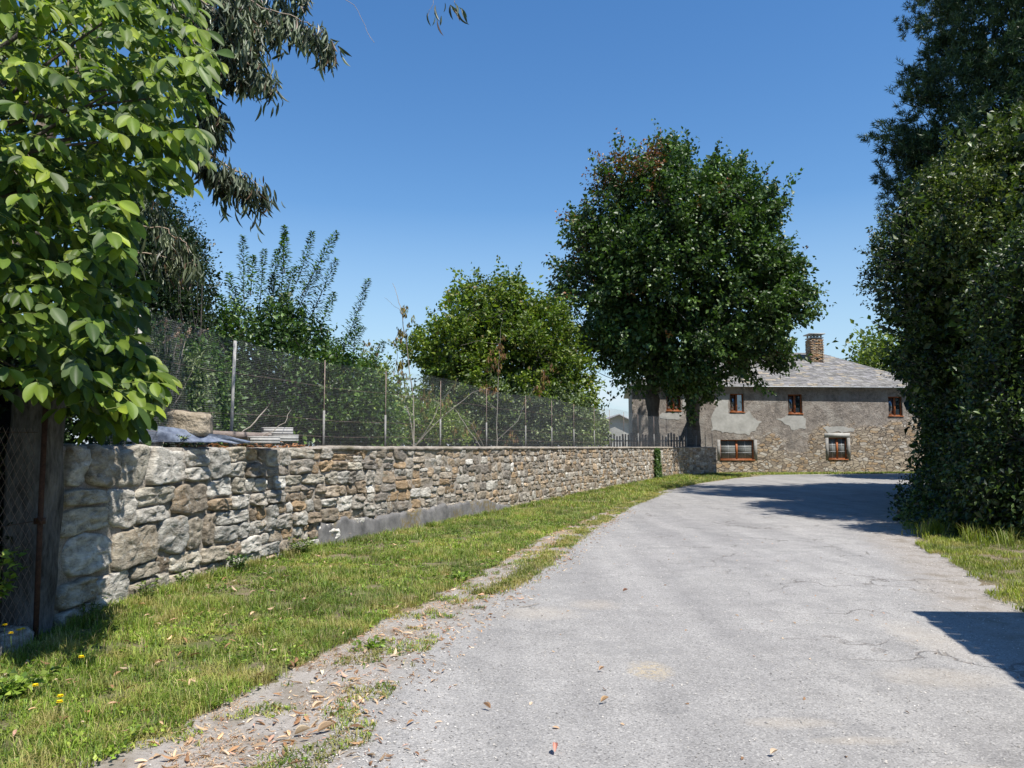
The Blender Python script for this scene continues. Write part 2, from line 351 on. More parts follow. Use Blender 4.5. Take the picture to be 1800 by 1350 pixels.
    h = t.math('ADD', vs.outputs[0], t.math('MULTIPLY', n2, 0.7))
    bm = t.bump(h, 0.7, 0.006, t.bump(n1, 0.5, 0.02)); bm = t.bump(ck, 1.0, -0.01, bm)
    return t.fin(c, 0.9, bm)
M['road'] = road_mat()

# ------------------------------------------------------------------ paths
def poly_fn(pts):
    P = np.array(pts, float); o = np.argsort(P[:, 0]); P = P[o]
    return lambda y: np.interp(y, P[:, 0], P[:, 1])
WALL = np.array([(-3.95, 6.78), (-3.9, 8), (-3.72, 9.7), (-3.15, 12), (-2.15, 14.5), (-1.1, 17.2), (0, 20), (1.9, 25), (3.9, 29.5), (5.7, 33.5), (7.3, 37), (8.3, 39.3), (9.8, 40.9), (11.15, 42.2)])
# smooth the wall line except its corner
def chaikin(P, n=2):
    for _ in range(n):
        Q = [P[0]]
        for a, b in zip(P[:-1], P[1:]): Q += [a*0.75+b*0.25, a*0.25+b*0.75]
        Q.append(P[-1]); P = np.array(Q)
    return P
WL = chaikin(WALL)
WS = np.concatenate([[0], np.cumsum(np.linalg.norm(np.diff(WL, axis=0), axis=1))]); WLEN = WS[-1]
def wpos(s): return np.array([np.interp(s, WS, WL[:, 0]), np.interp(s, WS, WL[:, 1])])
def wnor(s):
    a = wpos(max(s-0.15, 0)); b = wpos(min(s+0.15, WLEN)); d = (b-a)/np.linalg.norm(b-a)
    return np.array([d[1], -d[0]])       # towards the road
def s_at_px(px):
    ss = np.linspace(0, WLEN, 3000); q = np.array([wpos(s) for s in ss]); return ss[np.argmin(abs(q[:, 0]/q[:, 1]-(px-900)/FP))]
wallX = poly_fn([(p[1], p[0]) for p in WL])
grassX = poly_fn([(-4, -2.6), (3.0, -2.35), (3.8, -2.15), (5, -1.75), (6.7, -1.28), (8.9, -0.66), (10.6, -0.2), (14, 0.6), (16.8, 1.55), (20.8, 2.8), (28.5, 5.6), (35, 8.7), (40, 11.6), (43, 13.8)])
asphX = poly_fn([(-4, -0.9), (3.8, -0.85), (5, -0.9), (6.7, -0.68), (8.9, -0.05), (10.6, 0.47), (14, 1.2), (16.8, 2.0), (20.8, 3.1), (28.5, 5.85), (35, 8.9), (40, 11.8), (43, 13.9)])
rightX = poly_fn([(-4, 5.5), (5, 4.45), (7.75, 4.85), (10, 5.7), (12, 6.35), (14, 7.0), (17, 8.4), (22, 11), (30, 16.5), (36, 22)])
def zverge(x, y):
    w = wallX(y); g = grassX(y); t = np.clip((g-x)/np.maximum(g-w, 0.1), 0, 1)
    return 0.012+0.03*t*t+0.14*t*np.clip((y-24)/14, 0, 1)
# ------------------------------------------------------------------ ground
def grid_mesh(name, xs, ys, zf, mat, kind='structure', label=None):
    XX, YY = np.meshgrid(xs, ys); ZZ = zf(XX, YY)
    V = np.stack([XX.ravel(), YY.ravel(), ZZ.ravel()], 1); nx = len(xs)
    i = np.arange((len(ys)-1)*(nx-1)); r = i//(nx-1); c = i % (nx-1); b = r*nx+c
    o = mesh_np(name, V, np.stack([b, b+1, b+nx+1, b+nx], 1), mat, smooth=True); o['kind'] = kind
    return o
grid_mesh('ground', np.array([-1500, -300, -60, -20, 0, 20, 60, 300, 1500.]), np.array([-200, -20, 0, 20, 60, 200, 900, 2500.]), lambda x, y: x*0-0.012, M['ground'])
# road
ys = np.concatenate([np.arange(-4, 20, 0.25), np.arange(20, 43.1, 0.6)])
K = 28; V = []; Ccol = []
for y in ys:
    a = grassX(y)-0.25; b = rightX(min(y, 36))+0.7 if y < 36 else 22.7+(y-36)*5
    for k in range(K+1):
        x = a+(b-a)*k/K
        eR = (rightX(y)-0.55-x)*0.1 if y < 36 else 1
        V.append((x, y, 0.0)); Ccol.append((min(1, max(0, 0.5+(x-asphX(y))*0.1)), min(1, max(0, 0.5+eR)), 0))
i = np.arange((len(ys)-1)*K); r = i//K; c = i % K; b = r*(K+1)+c
far0 = len(V)
V += [(13.55, 43.1, 0), (57, 43.1, 0), (14.8, 44.6, 0), (62, 44.6, 0), (19, 46.4, 0), (65, 49.0, 0), (28, 48.1, 0), (90, 56, 0)]
Ccol += [(0.56, 1, 0), (1, 1, 0), (0.52, 1, 0), (1, 1, 0), (0.5, 1, 0), (1, 1, 0), (0.5, 1, 0), (1, 1, 0)]
F = np.vstack([np.stack([b, b+1, b+K+2, b+K+1], 1), [[far0, far0+1, far0+3, far0+2], [far0+2, far0+3, far0+5, far0+4], [far0+4, far0+5, far0+7, far0+6]]])
tag(mesh_np('road', np.array(V), F, M['road'], np.array(Ccol)), kind='structure')
# left verge earth, slightly raised towards the wall
ys = np.concatenate([np.arange(2.4, 12, 0.12), np.arange(12, 43, 0.3)]); K = 16; V = []
for y in ys:
    a = wallX(y)-0.1 if y > 6.7 else -4.6; g = grassX(y)+0.18
    for k in range(K+1):
        x = a+(g-a)*k/K; n = noise.noise(Vector((x*3, y*3, 0)))*0.018+noise.noise(Vector((x*9, y*9, 3)))*0.010
        V.append((x, y, float(zverge(x, y))+n*1.2-0.030*max(0, 1-(g-x)/0.35)))
i = np.arange((len(ys)-1)*K); r = i//K; c = i % K; b = r*(K+1)+c
tag(mesh_np('verge', np.array(V), np.stack([b, b+1, b+K+2, b+K+1], 1), M['verge'], smooth=True), kind='structure')
# right verge
ys = np.arange(-3, 36, 0.25); K = 14; V = []
for y in ys:
    a = rightX(y)-0.02
    for k in range(K+1):
        x = a+(k/K)**1.5*14; V.append((x, y, 0.012+0.12*min(1, (x-a)/4)+noise.noise(Vector((x*2.5, y*2.5, 7)))*0.03-0.030*max(0, 1-(x-a)/0.6)))
i = np.arange((len(ys)-1)*K); r = i//K; c = i % K; b = r*(K+1)+c
tag(mesh_np('grass_bank', np.array(V), np.stack([b, b+1, b+K+2, b+K+1], 1), M['verge'], smooth=True), kind='structure')
# raised garden ground held by the wall
m = MB(); top = [(p[0]-0.35, p[1]+0.1) for p in WL[:-1]]+[(10.6, 42.4), (10.2, 43.8), (4, 45), (-30, 47), (-30, 7.7), (-4.6, 7.7)]
n = len(top); cen = (-8, 24)
Vg = [(x, y, 1.42) for x, y in top]+[(x, y, -0.05) for x, y in top]+[(cen[0], cen[1], 1.42)]
m.add(Vg, [(i, (i+1) % n, 2*n) for i in range(n)]+[(i, i+n, (i+1) % n+n, (i+1) % n) for i in range(n)])
tag(m.build('garden_ground', M['ground']), kind='structure')

# ------------------------------------------------------------------ stone wall
wall = empty('stone_wall', (-3.95, 6.8, 0), 'long rubble stone wall in grey and ochre stones running along the left verge', 'wall')
def wtop(s): return 1.585+0.035*math.exp(-s/3)+0.012*noise.noise(Vector((s*0.7, 5, 0)))
PAL = [((0.36, 0.31, 0.245), 5), ((0.42, 0.39, 0.34), 5), ((0.30, 0.24, 0.175), 4), ((0.36, 0.26, 0.16), 2), ((0.50, 0.48, 0.43), 3), ((0.24, 0.215, 0.185), 3), ((0.66, 0.64, 0.59), 1), ((0.46, 0.36, 0.25), 3)]
PC = [p for p, w in PAL for _ in range(w)]
PCN = [(0.50, 0.49, 0.45)]*5+[(0.44, 0.41, 0.34)]*4+[(0.38, 0.34, 0.27)]*2+[(0.53, 0.51, 0.46)]*3
def stone(V, F, CC, s0, s1, z0, z1, big):
    w = s1-s0; h = z1-z0; gap = 0.003+0.005*random.random() if not big else 0.006
    nb = 40 if big else (26 if s0 < 12 else 16)
    cs = (s0+s1)/2; cz = (z0+z1)/2; hw = w/2-gap; hh = h/2-gap
    if hw < 0.012 or hh < 0.010: return
    pw = random.uniform(3.2, 8.0); seed = random.random()*100
    cj = [random.uniform(-0.18, 0.18)*min(hw, hh) for _ in range(8)]
    rings = [(1.0, -0.09), (1.0, 0.0), (0.97, 0.7), (0.87, 0.95), (0.62, 1.0), (0.34, 1.0)] if not big else [(1.0, -0.12), (1.0, 0), (0.985, 0.55), (0.955, 0.85), (0.88, 0.97), (0.74, 1), (0.58, 1), (0.4, 1), (0.2, 1)]
    prot = random.uniform(0.018, 0.045) if not big else random.uniform(0.045, 0.085)
    tx = random.uniform(-1, 1)*0.03; tz = random.uniform(-1, 1)*0.025
    col = random.choice(PCN if (big and random.random() < 1.05-0.10*s0) else PC); br = random.uniform(0.72, 1.22); col = tuple(c*br for c in col)
    base = len(V); fq = 2.3/max(hh, 0.05)
    for ri, (rr, dd) in enumerate(rings):
        for k in range(nb):
            a = 2*math.pi*(k+0.5)/nb; ca, sa = math.cos(a), math.sin(a)
            q = (abs(ca)**pw+abs(sa)**pw)**(-1/pw)
            wob = 1+0.09*noise.noise(Vector((ca*2+seed, sa*2, seed)))-0.02
            x = ca*q*hw*wob; z = sa*q*hh*wob
            ci = int(a/(math.pi/2)) % 4; e = abs(math.sin(2*a))
            x += cj[ci]*e; z += cj[ci+4]*e
            x *= rr; z *= rr
            nz = noise.noise(Vector((x*9+seed, z*16, seed)))*0.013+noise.noise(Vector((x*28+seed, z*45, seed)))*0.009
            if big: nz = nz*1.7+abs(noise.noise(Vector((x*4+seed, z*13, seed))))*0.035-0.012+noise.noise(Vector((x*3+seed, z*3, seed+5)))*0.02
            d = -0.10 if dd < 0 else prot*dd+(nz if dd > 0 else nz*0.4)+tx*x/hw*0.7+tz*z/hh*0.7
            s = cs+x; zz = cz+z
            wz = 0.035*noise.noise(Vector((s*1.3, zz*1.2, 0)))
            s += 0.05*noise.noise(Vector((s*1.1, zz*3.0, 9)))
            p = WPX(s); nn = WNX(s); dd2 = d-0.02*(zz/1.6)
            V.append((p[0]+nn[0]*dd2, p[1]+nn[1]*dd2, zz+wz)); CC.append(col)
    nr = len(rings)
    for ri in range(nr-1):
        for k in range(nb):
            k2 = (k+1) % nb; F[1].append((base+ri*nb+k, base+ri*nb+k2, base+(ri+1)*nb+k2, base+(ri+1)*nb+k))
    l = base+(nr-1)*nb
    cv = np.mean(np.array(V[l:l+nb]), axis=0); V.append(tuple(cv)); CC.append(col); ce = len(V)-1
    for k in range(nb): F[0].append((l+k, l+(k+1) % nb, ce))
_ss = np.linspace(-0.3, WLEN+0.3, 1200); _p = np.array([wpos(max(0, min(WLEN, s)))+(np.array([0, 0])) for s in _ss])
for j, s in enumerate(_ss):
    if s < 0: _p[j] += (s)*np.array([0.0, 1.0])
    if s > WLEN: _p[j] += (s-WLEN)*np.array([0.72, 0.69])
_n = np.array([wnor(max(0.01, min(WLEN-0.01, s))) for s in _ss])
def WPX(s): return (np.interp(s, _ss, _p[:, 0]), np.interp(s, _ss, _p[:, 1]))
def WNX(s): return (np.interp(s, _ss, _n[:, 0]), np.interp(s, _ss, _n[:, 1]))
def subdiv(s0, s1, z0, z1, out):
    s = (s0+s1)/2; w = s1-s0; h = z1-z0
    tw = float(np.interp(s, [0, 2.2, 3.6, 6, 10, 16, 40], [0.95, 0.90, 0.62, 0.52, 0.48, 0.44, 0.42])); th = float(np.interp(s, [0, 2.2, 3.6, 6, 10, 16, 40], [0.50, 0.46, 0.32, 0.28, 0.27, 0.25, 0.22]))
    tw *= random.uniform(0.6, 1.35); th *= random.uniform(0.65, 1.45)
    if h > th and h/th >= w/tw*0.8:
        f = random.uniform(0.34, 0.66); subdiv(s0, s1, z0, z0+h*f, out); subdiv(s0, s1, z0+h*f, z1, out)
    elif w > tw:
        f = random.uniform(0.34, 0.66); subdiv(s0, s0+w*f, z0, z1, out); subdiv(s0+w*f, s1, z0, z1, out)
    else: out.append((s0, s1, z0, z1))
cells = []
cuts = [-0.06, 0.40, 0.80, 1.20, 1.585]
for ci in range(4):
    s = -0.02+random.uniform(0, 0.1) if ci else -0.02
    while s < WLEN-0.05:
        L_ = random.uniform(0.42, 0.85) if s < 3.3 else random.uniform(0.5, 1.0)
        e = min(WLEN, s+L_)
        if WLEN-e < 0.25: e = WLEN
        z0, z1 = cuts[ci], cuts[ci+1]
        if ci == 3: z1 = wtop((s+e)/2)
        subdiv(s, e, z0+random.uniform(-0.0, 0.0), z1, cells); s = e
V = []; F = [[], []]; CC = []
for (s0, s1, z0, z1) in cells: stone(V, F, CC, s0, s1, z0, z1, s0 < 7 and (s1-s0)*(z1-z0) > 0.055)
mesh_np('masonry', np.array(V), [np.array(F[0]), np.array(F[1])], M['stone'], np.array(CC), wall, smooth=True)
# mortar bed: front, top, back, ends
V = []; NS = 900; prof = []
ssm = np.linspace(-0.02, WLEN, NS)
for s in ssm:
    p = WPX(s); nn = WNX(s); t = wtop(s)
    zz = [-0.1]+[t*k/22 for k in range(1, 22)]+[t-0.01]
    for k, z in enumerate(zz):
        d = (0.012 if s > 8 else -0.004+0.002*s)+0.020*noise.noise(Vector((s*7, z*9, 2)))+0.012*noise.noise(Vector((s*22, z*26, 4)))-0.02*(z/1.6)
        V.append((p[0]+nn[0]*d, p[1]+nn[1]*d, z))
    for d in (-0.08, -0.2, -0.33, -0.43): V.append((p[0]+nn[0]*d, p[1]+nn[1]*d, t-0.005+0.02*noise.noise(Vector((s*6, d*9, 1)))))
    V.append((p[0]-nn[0]*0.45, p[1]-nn[1]*0.45, -0.1))
NP = len(V)//NS; i = np.arange((NS-1)*(NP-1)); r = i//(NP-1); c = i % (NP-1); b = r*NP+c
mesh_np('mortar', np.array(V), [np.stack([b, b+1, b+NP+1, b+NP], 1), np.array([(0, k, k+1) for k in range(1, NP-1)]+[((NS-1)*NP, (NS-1)*NP+k+1, (NS-1)*NP+k) for k in range(1, NP-1)])], M['mortar'], parent=wall, smooth=False)
# cement capping from the sixth metre on
V = []; s0 = s_at_px(540); ssm = np.linspace(s0, WLEN-0.3, 500)
for s in ssm:
    p = WPX(s); nn = WNX(s); t = wtop(s); f = min(1, (s-s0)/0.6)
    zt = t-0.01+f*(0.028+0.010*noise.noise(Vector((s*4, 0, 8)))); zb = t-0.02-f*(0.03+0.03*noise.noise(Vector((s*5, 3, 8))))
    o_ = 0.035+0.012*noise.noise(Vector((s*9, 1, 1)))
    for d, z in ((0.0, zb), (o_, zb+0.006), (o_+0.004, zt-0.012), (o_-0.02, zt), (-0.2, zt+0.012), (-0.44, zt)): V.append((p[0]+nn[0]*d, p[1]+nn[1]*d, z))
NP = 6; i = np.arange((len(ssm)-1)*(NP-1)); r = i//(NP-1); c = i % (NP-1); b = r*NP+c
mesh_np('capping', np.array(V), np.stack([b, b+1, b+NP+1, b+NP], 1), M['mortar'], parent=wall, smooth=True)
# cement footing along the foot of the middle stretch
V = []; s0 = s_at_px(555); s1 = s_at_px(905); ssm = np.linspace(s0, s1, 360)
for s in ssm:
    p = WPX(s); nn = WNX(s); f = min(1, (s-s0)/0.15, (s1-s)/2.0)
    zt = 0.02+f*(0.36+0.12*noise.noise(Vector((s*0.9, 0, 3)))+0.08*noise.noise(Vector((s*3, 0, 3)))+0.03*noise.noise(Vector((s*11, 0, 3))))
    for d, z in ((0.14, -0.05), (0.115, 0.1*zt), (0.10, 0.35*zt), (0.092, 0.6*zt), (0.085, 0.85*zt), (0.07, 0.97*zt), (0.0, zt)):
        dd = d+0.03*noise.noise(Vector((s*3, z*5, 6)))+0.012*noise.noise(Vector((s*13, z*17, 6))); V.append((p[0]+nn[0]*dd, p[1]+nn[1]*dd, z))
NP = 7; i = np.arange((len(ssm)-1)*(NP-1)); r = i//(NP-1); c = i % (NP-1); b = r*NP+c
mesh_np('cement_footing', np.array(V), np.stack([b, b+1, b+NP+1, b+NP], 1), M['footing'], parent=wall, smooth=True)

# ------------------------------------------------------------------ net fence on the wall
fs0, fs1 = s_at_px(205), WLEN-0.15
def fpos(s): p = WPX(s); nn = WNX(s); return (p[0]-nn[0]*0.22, p[1]-nn[1]*0.22)

def fs_at_px(px):
    ss = np.linspace(0, WLEN, 2500); q = np.array([fpos(s) for s in ss]); return ss[np.argmin(abs(q[:, 0]/q[:, 1]-(px-900)/FP))]
p0 = fpos(fs0)
fence = empty('net_fence', (p0[0], p0[1], 1.6), 'tall fine grey wire net fence on thin posts along the top of the stone wall', 'fence')
def ntop(s): return 3.06+0.05*math.sin(s*0.8)-0.5*max(0, (s-(s_at1183))/3.0) if s > s_at1183 else 3.06+0.05*math.sin(s*0.8)
s_at1183 = s_at_px(1183)
def net(sa, sb, pitch, rad, name='wire_net', topf=ntop, col=M['net']):
    m = MB(); 
    def quadwire(a, b, r):
        a = Vector(a); b = Vector(b); d = (b-a).normalized(); x = d.cross(Vector((0.3, 0.9, 0.3))).normalized(); y = d.cross(x)
        V = [a+x*r, a-x*0.5*r+y*0.87*r, a-x*0.5*r-y*0.87*r, b+x*r, b-x*0.5*r+y*0.87*r, b-x*0.5*r-y*0.87*r]
        m.add(V, [(0, 1, 4, 3), (1, 2, 5, 4), (2, 0, 3, 5)])
    s = sa
    while s < sb:
        x, y = fpos(s); quadwire((x, y, 1.60), (x, y, topf(s)+0.02*noise.noise(Vector((s*3, 0, 0)))), rad); s += pitch
    st = 0.8; z = 1.62
    while z < 3.15:
        s = sa
        while s < sb:
            e = min(sb, s+st); wz0 = 0.010*math.sin(s*2.1+z*3); wz1 = 0.010*math.sin(e*2.1+z*3)
            if z < topf(s)-0.02:
                a = fpos(s); b = fpos(e); quadwire((a[0], a[1], z+wz0), (b[0], b[1], z+wz1), rad)
            s = e
        z += pitch
    return m.build(name, col, fence)
net(fs0, s_at_px(900), 0.026, 0.00065)
net(s_at_px(900), fs1, 0.045, 0.0013)
for j, px in enumerate((232, 403, 567, 675, 772, 853, 922, 968, 1007, 1043, 1070, 1095, 1120, 1148, 1170, 1192, 1205, 1222, 1238, 1250)):
    s = fs_at_px(px); x, y = fpos(s); x += WNX(s)[0]*0.03; y += WNX(s)[1]*0.03; m = MB(); h = 3.03 if j < 15 else 2.5
    if j <= 1:
        m.tube([(x, y, 1.5), (x+0.01, y, 2.3), (x+0.02, y, h)], 0.022, 8); m.build('post', M['block'], fence, smooth=True)
    else:
        m.tube([(x, y, 1.5), (x, y, h)], 0.009, 6)
        o = m.build('post', M['wire'], fence, smooth=True)
        m = MB(); m.tube([(x, y, 1.5), (x, y, 2.2)], 0.019, 8)
        sl = m.build('sleeve', M['concrete'], o, smooth=True)
for zz in (1.78, 2.05, 2.6):
    m = MB(); pts = []
    for s in np.arange(fs0, fs1, 0.5):
        x, y = fpos(s); pts.append((x, y, zz+0.012*math.sin(s*1.7)))
    m.tube(pts, 0.003, 4); m.build('tension_wire', M['wire'], fence)

# ------------------------------------------------------------------ pillar, rusty pipe, chain-link fence at the far left
m = MB(); pl = empty('concrete_pillar', (-4.03, 6.5, 0), 'weathered grey concrete pillar between the stone wall end and the chain-link fence', 'pillar')
V = []; F = []; NZ = 26
for k in range(NZ):
    z = -0.05+2.15*k/(NZ-1)
    for q in range(16):
        a = 2*math.pi*(q+0.5)/16; ca, sa = math.cos(a), math.sin(a); r_ = (abs(ca)**6+abs(sa)**6)**(-1/6)
        x = -4.03+ca*r_*0.17; y = 6.53+sa*r_*0.16; nn = noise.noise(Vector((x*5, y*5, z*3)))*0.045+noise.noise(Vector((x*20, y*20, z*14)))*0.006
        V.append((x+ca*nn, y+sa*nn, z))
for k in range(NZ-1):
    for q in range(16): F.append((k*16+q, k*16+(q+1) % 16, (k+1)*16+(q+1) % 16, (k+1)*16+q))
m.add(V, F+[tuple((NZ-1)*16+q for q in range(16))]); m.build('shaft', M['concrete_shaded'], pl, smooth=True)
m = MB(); m.tube([(-3.83, 6.33, -0.05), (-3.845, 6.34, 0.9), (-3.86, 6.36, 1.95)], 0.022, 8)
m.box((-3.85, 6.34, 1.0), (0.07, 0.05, 0.05)); m.tube([(-3.85, 6.3, 1.0), (-3.83, 6.28, 1.04), (-3.80, 6.29, 0.97)], 0.008, 5)
tag(m.build('rusty_pipe', M['rust'], smooth=False), 'rusty leaning iron pipe standing in front of the concrete pillar', 'pipe')
cf = empty('chain_link_fence', (-3.95, 5.4, 0), 'rusty diamond chain-link fence left of the concrete pillar with dark hedge behind', 'fence')
A = Vector((-3.88, 6.3, 0)); B = Vector((-3.98, 3.4, 0)); Lf = (B-A).length; H0, H1 = 0.14, 1.75
m = MB(); D = (B-A).normalized(); pc = 0.085
def clipseg(u0, z0, du, dz):
    t0, t1 = 0, 1e9
    for p, d, lo, hi in ((u0, du, 0, Lf), (z0, dz, H0, H1)):
        a, b = (lo-p)/d, (hi-p)/d
        if a > b: a, b = b, a
        t0 = max(t0, a); t1 = min(t1, b)
    return (t0, t1) if t1 > t0 else None
for sg in (1, -1):
    k = -40
    while k < 80:
        u0 = k*pc; r_ = clipseg(u0 if sg > 0 else u0, H0, sg*0.707, 0.9)
        if r_:
            t0, t1 = r_; nseg = max(1, int((t1-t0)/0.12)); pts = []
            for q in range(nseg+1):
                t = t0+(t1-t0)*q/nseg; u = u0+sg*0.707*t; z = H0+0.9*t
                w_ = 0.012*math.sin(u*4+z*3); p = A+D*u; pts.append((p.x+w_+(0.002 if q % 2 else -0.002), p.y, z))
            m.tube(pts, 0.0017, 4, cap=False)
        k += 1
m.build('mesh', M['wire'], cf)
for zz in (0.2, 1.0, 1.72):
    m = MB(); m.tube([A+Vector((0, 0, zz)), (A+B)/2+Vector((0, 0, zz-0.02)), B+Vector((0, 0, zz))], 0.0025, 5); m.build('tension_wire', M['rust'], cf)
m = MB(); m.tube([(-3.97, 4.0, 0), (-3.97, 4.0, 1.85)], 0.025, 8); m.build('post', M['rust'], cf)
# kerb of rough stones under the chain link
kb = empty('stone_kerb', (-3.95, 5.6, 0), 'low rough stone kerb under the chain-link fence', 'kerb')
for k, y in enumerate((6.12, 5.72, 5.30, 4.85, 4.4)):
    V = []; F = []; CC = []; sd = k*7.3
    m = MB(); N1, N2 = 12, 8; hx, hy, hz = 0.15, 0.21, 0.15
    for a in range(N2+1):
        ph = math.pi*(a/N2-0.5)
        for b_ in range(N1):
            th = 2*math.pi*b_/N1; d = Vector((math.cos(ph)*math.cos(th), math.cos(ph)*math.sin(th), math.sin(ph)))
            q = (abs(d.x)**4+abs(d.y)**4+abs(d.z)**4)**-0.25; nn = 1+0.16*noise.noise(d*1.6+Vector((sd, 0, 0)))
            V.append((-3.93+d.x*q*hx*nn, y+d.y*q*hy*nn, 0.05+d.z*q*hz*nn))
    for a in range(N2):
        for b_ in range(N1): F.append((a*N1+b_, a*N1+(b_+1) % N1, (a+1)*N1+(b_+1) % N1, (a+1)*N1+b_))
    m.add(V, F, (0.40, 0.38, 0.35)); m.build('kerb_stone', M['stone'], kb, smooth=True)

# ------------------------------------------------------------------ things lying on the wall / garden edge
V = []; F = []; N1, N2 = 24, 16; m = MB(); c0 = at(335, 737, 9.3)
for a in range(N2+1):
    ph = math.pi*(a/N2-0.5)
    for b_ in range(N1):
        th = 2*math.pi*b_/N1; d = Vector((math.cos(ph)*math.cos(th), math.cos(ph)*math.sin(th), math.sin(ph)))
        q = (abs(d.x)**9+abs(d.y)**9+abs(d.z)**9)**(-1/9); nn = 0.97+0.12*noise.noise(d*1.7+Vector((3, 0, 0)))+0.05*noise.noise(d*6)
        V.append((c0.x+d.x*q*0.235*nn, c0.y+d.y*q*0.2*nn, c0.z-0.07+d.z*q*0.16*nn*(1-0.16*d.x-0.1*max(0, -d.x-0.5))))
for a in range(N2):
    for b_ in range(N1): F.append((a*N1+b_, a*N1+(b_+1) % N1, (a+1)*N1+(b_+1) % N1, (a+1)*N1+b_))
m.add(V, F); tag(m.build('boulder', M['boulder'], smooth=True), 'tan squared boulder lying behind the net on top of the stone wall', 'stone')
# plastic sheet sagging on the wall top
V = []; NX, NY = 24, 8
for a in range(NX+1):
    for b_ in range(NY+1):
        u = a/NX; v = b_/NY; p = at(222+212*u+v*6, 774+4*u-v*(30*(1-u)**0.75+2), 8.50+1.0*u+v*0.10+0.04*math.sin(u*9+v*3))
        V.append((p.x, p.y, p.z+0.015*noise.noise(Vector((u*7, v*3, 1)))))
i = np.arange(NX*NY); r = i//NY; c = i % NY; b = r*(NY+1)+c; nv = len(V)
V2 = [(x, y, z-0.008) for x, y, z in V]
tag(mesh_np('plastic_sheet', np.array(V+V2), np.vstack([np.stack([b, b+1, b+NY+2, b+NY+1], 1), nv+np.stack([b, b+NY+1, b+NY+2, b+1], 1)]), M['tarp'], smooth=True), 'blue grey crumpled plastic sheet on the wall top under the walnut leaves', 'sheet')
m = MB(); a = at(350, 762, 9.75); b_ = at(500, 768, 10.9)
mid = (a+b_)/2; d = b_-a
m.box(mid, (d.length, 0.14, 0.085), rz=math.atan2(d.y, d.x), ry=-math.asin(d.z/d.length), jit=0.006)
tag(m.build('timber_beam', M['beam']), 'old grey timber beam lying behind the net beside the boulder', 'beam')
for (px, py, Y, rz, lab) in ((487, 757, 10.75, 0.5, 'top hollow grey concrete block of the small stack on the wall'), (497, 770, 10.7, 0.42, 'bottom hollow grey concrete block of the small stack on the wall'), (462, 773, 10.35, 0.65, 'half buried grey concrete block left of the small stack')):
    p = at(px, py, Y); m = MB(); L_, D_, H_ = (0.40, 0.2, 0.09)
    def ob(x, y, z, dx, dy, dz): m.box((p.x+x*math.cos(rz)-y*math.sin(rz), p.y+x*math.sin(rz)+y*math.cos(rz), p.z+z), (dx, dy, dz), rz=rz)
    t = 0.022
    ob(0, 0, H_/2-t/2, L_, D_, t); ob(0, 0, -H_/2+t/2, L_, D_, t)
    for yy in (-D_/2+t/2, 0, D_/2-t/2): ob(0, yy, 0, L_-0.004, t, H_-2*t)
    tag(m.build('concrete_block', M['block']), lab, 'block', 'concrete blocks on the wall top')

# ------------------------------------------------------------------ house
hA, hB, hC, hD = Vector((7.5, 48, 0)), Vector((27.3, 49.6, 0)), Vector((28.8, 61, 0)), Vector((9.1, 60, 0)); HE = 5.5
house = empty('stone_house', (17, 54, 0), 'old two storey rubble stone farmhouse with grey slate hip roof and brown windows', 'house')
hu = (hB-hA).normalized(); hn = Vector((hu.y, -hu.x, 0)); HL = (hB-hA).length
def hw(px, py):
    a = (px-900)/FP; b = (675-py)/FP; d = Vector((a, cp-b*sp, sp+b*cp)); o = Vector((0, 0, EYE))
    t = (hA-o).dot(hn)/d.dot(hn); q = o+d*t; return (q-hA).dot(hu), q.z
WIN = [(1171, 689, 1197, 722, 0), (1283, 692, 1308, 724, 1), (1385, 693, 1411, 727, 1), (1561, 697, 1587, 731, 1), (1266, 773, 1326, 808, 2), (1456, 769, 1490, 807, 3)]
rects = []
for (x0, y0, x1, y1, k) in WIN:
    u0, z1 = hw(x0, y0); u1, z0 = hw(x1, y1); rects.append((u0, u1, z0, z1, k))
us = sorted(set([0, HL]+[r[0] for r in rects]+[r[1] for r in rects])); zs = sorted(set([-0.1, HE]+[r[2] for r in rects]+[r[3] for r in rects]))
m = MB()
def hp(u, z, d=0): q = hA+hu*u+hn*d; return (q.x, q.y, z)
for a, b_ in zip(us[:-1], us[1:]):
    for c_, d_ in zip(zs[:-1], zs[1:]):
        um = (a+b_)/2; zm = (c_+d_)/2
        if any(r[0] < um < r[1] and r[2] < zm < r[3] for r in rects): continue
        m.add([hp(a, c_), hp(b_, c_), hp(b_, d_), hp(a, d_)], [(0, 1, 2, 3)])
for (u0, u1, z0, z1, k) in rects:
    dp = -0.28
    m.add([hp(u0, z0), hp(u0, z1), hp(u0, z1, dp), hp(u0, z0, dp)], [(0, 1, 2, 3)]); m.add([hp(u1, z0), hp(u1, z0, dp), hp(u1, z1, dp), hp(u1, z1)], [(0, 1, 2, 3)])
    m.add([hp(u0, z1), hp(u1, z1), hp(u1, z1, dp), hp(u0, z1, dp)], [(0, 1, 2, 3)]); m.add([hp(u0, z0), hp(u0, z0, dp), hp(u1, z0, dp), hp(u1, z0)], [(0, 1, 2, 3)])
for P, Q in ((hB, hC), (hC, hD), (hD, hA)):
    m.add([(P.x, P.y, -0.1), (Q.x, Q.y, -0.1), (Q.x, Q.y, HE), (P.x, P.y, HE)], [(0, 1, 2, 3)])
o = m.build('wall', M['house'], house)
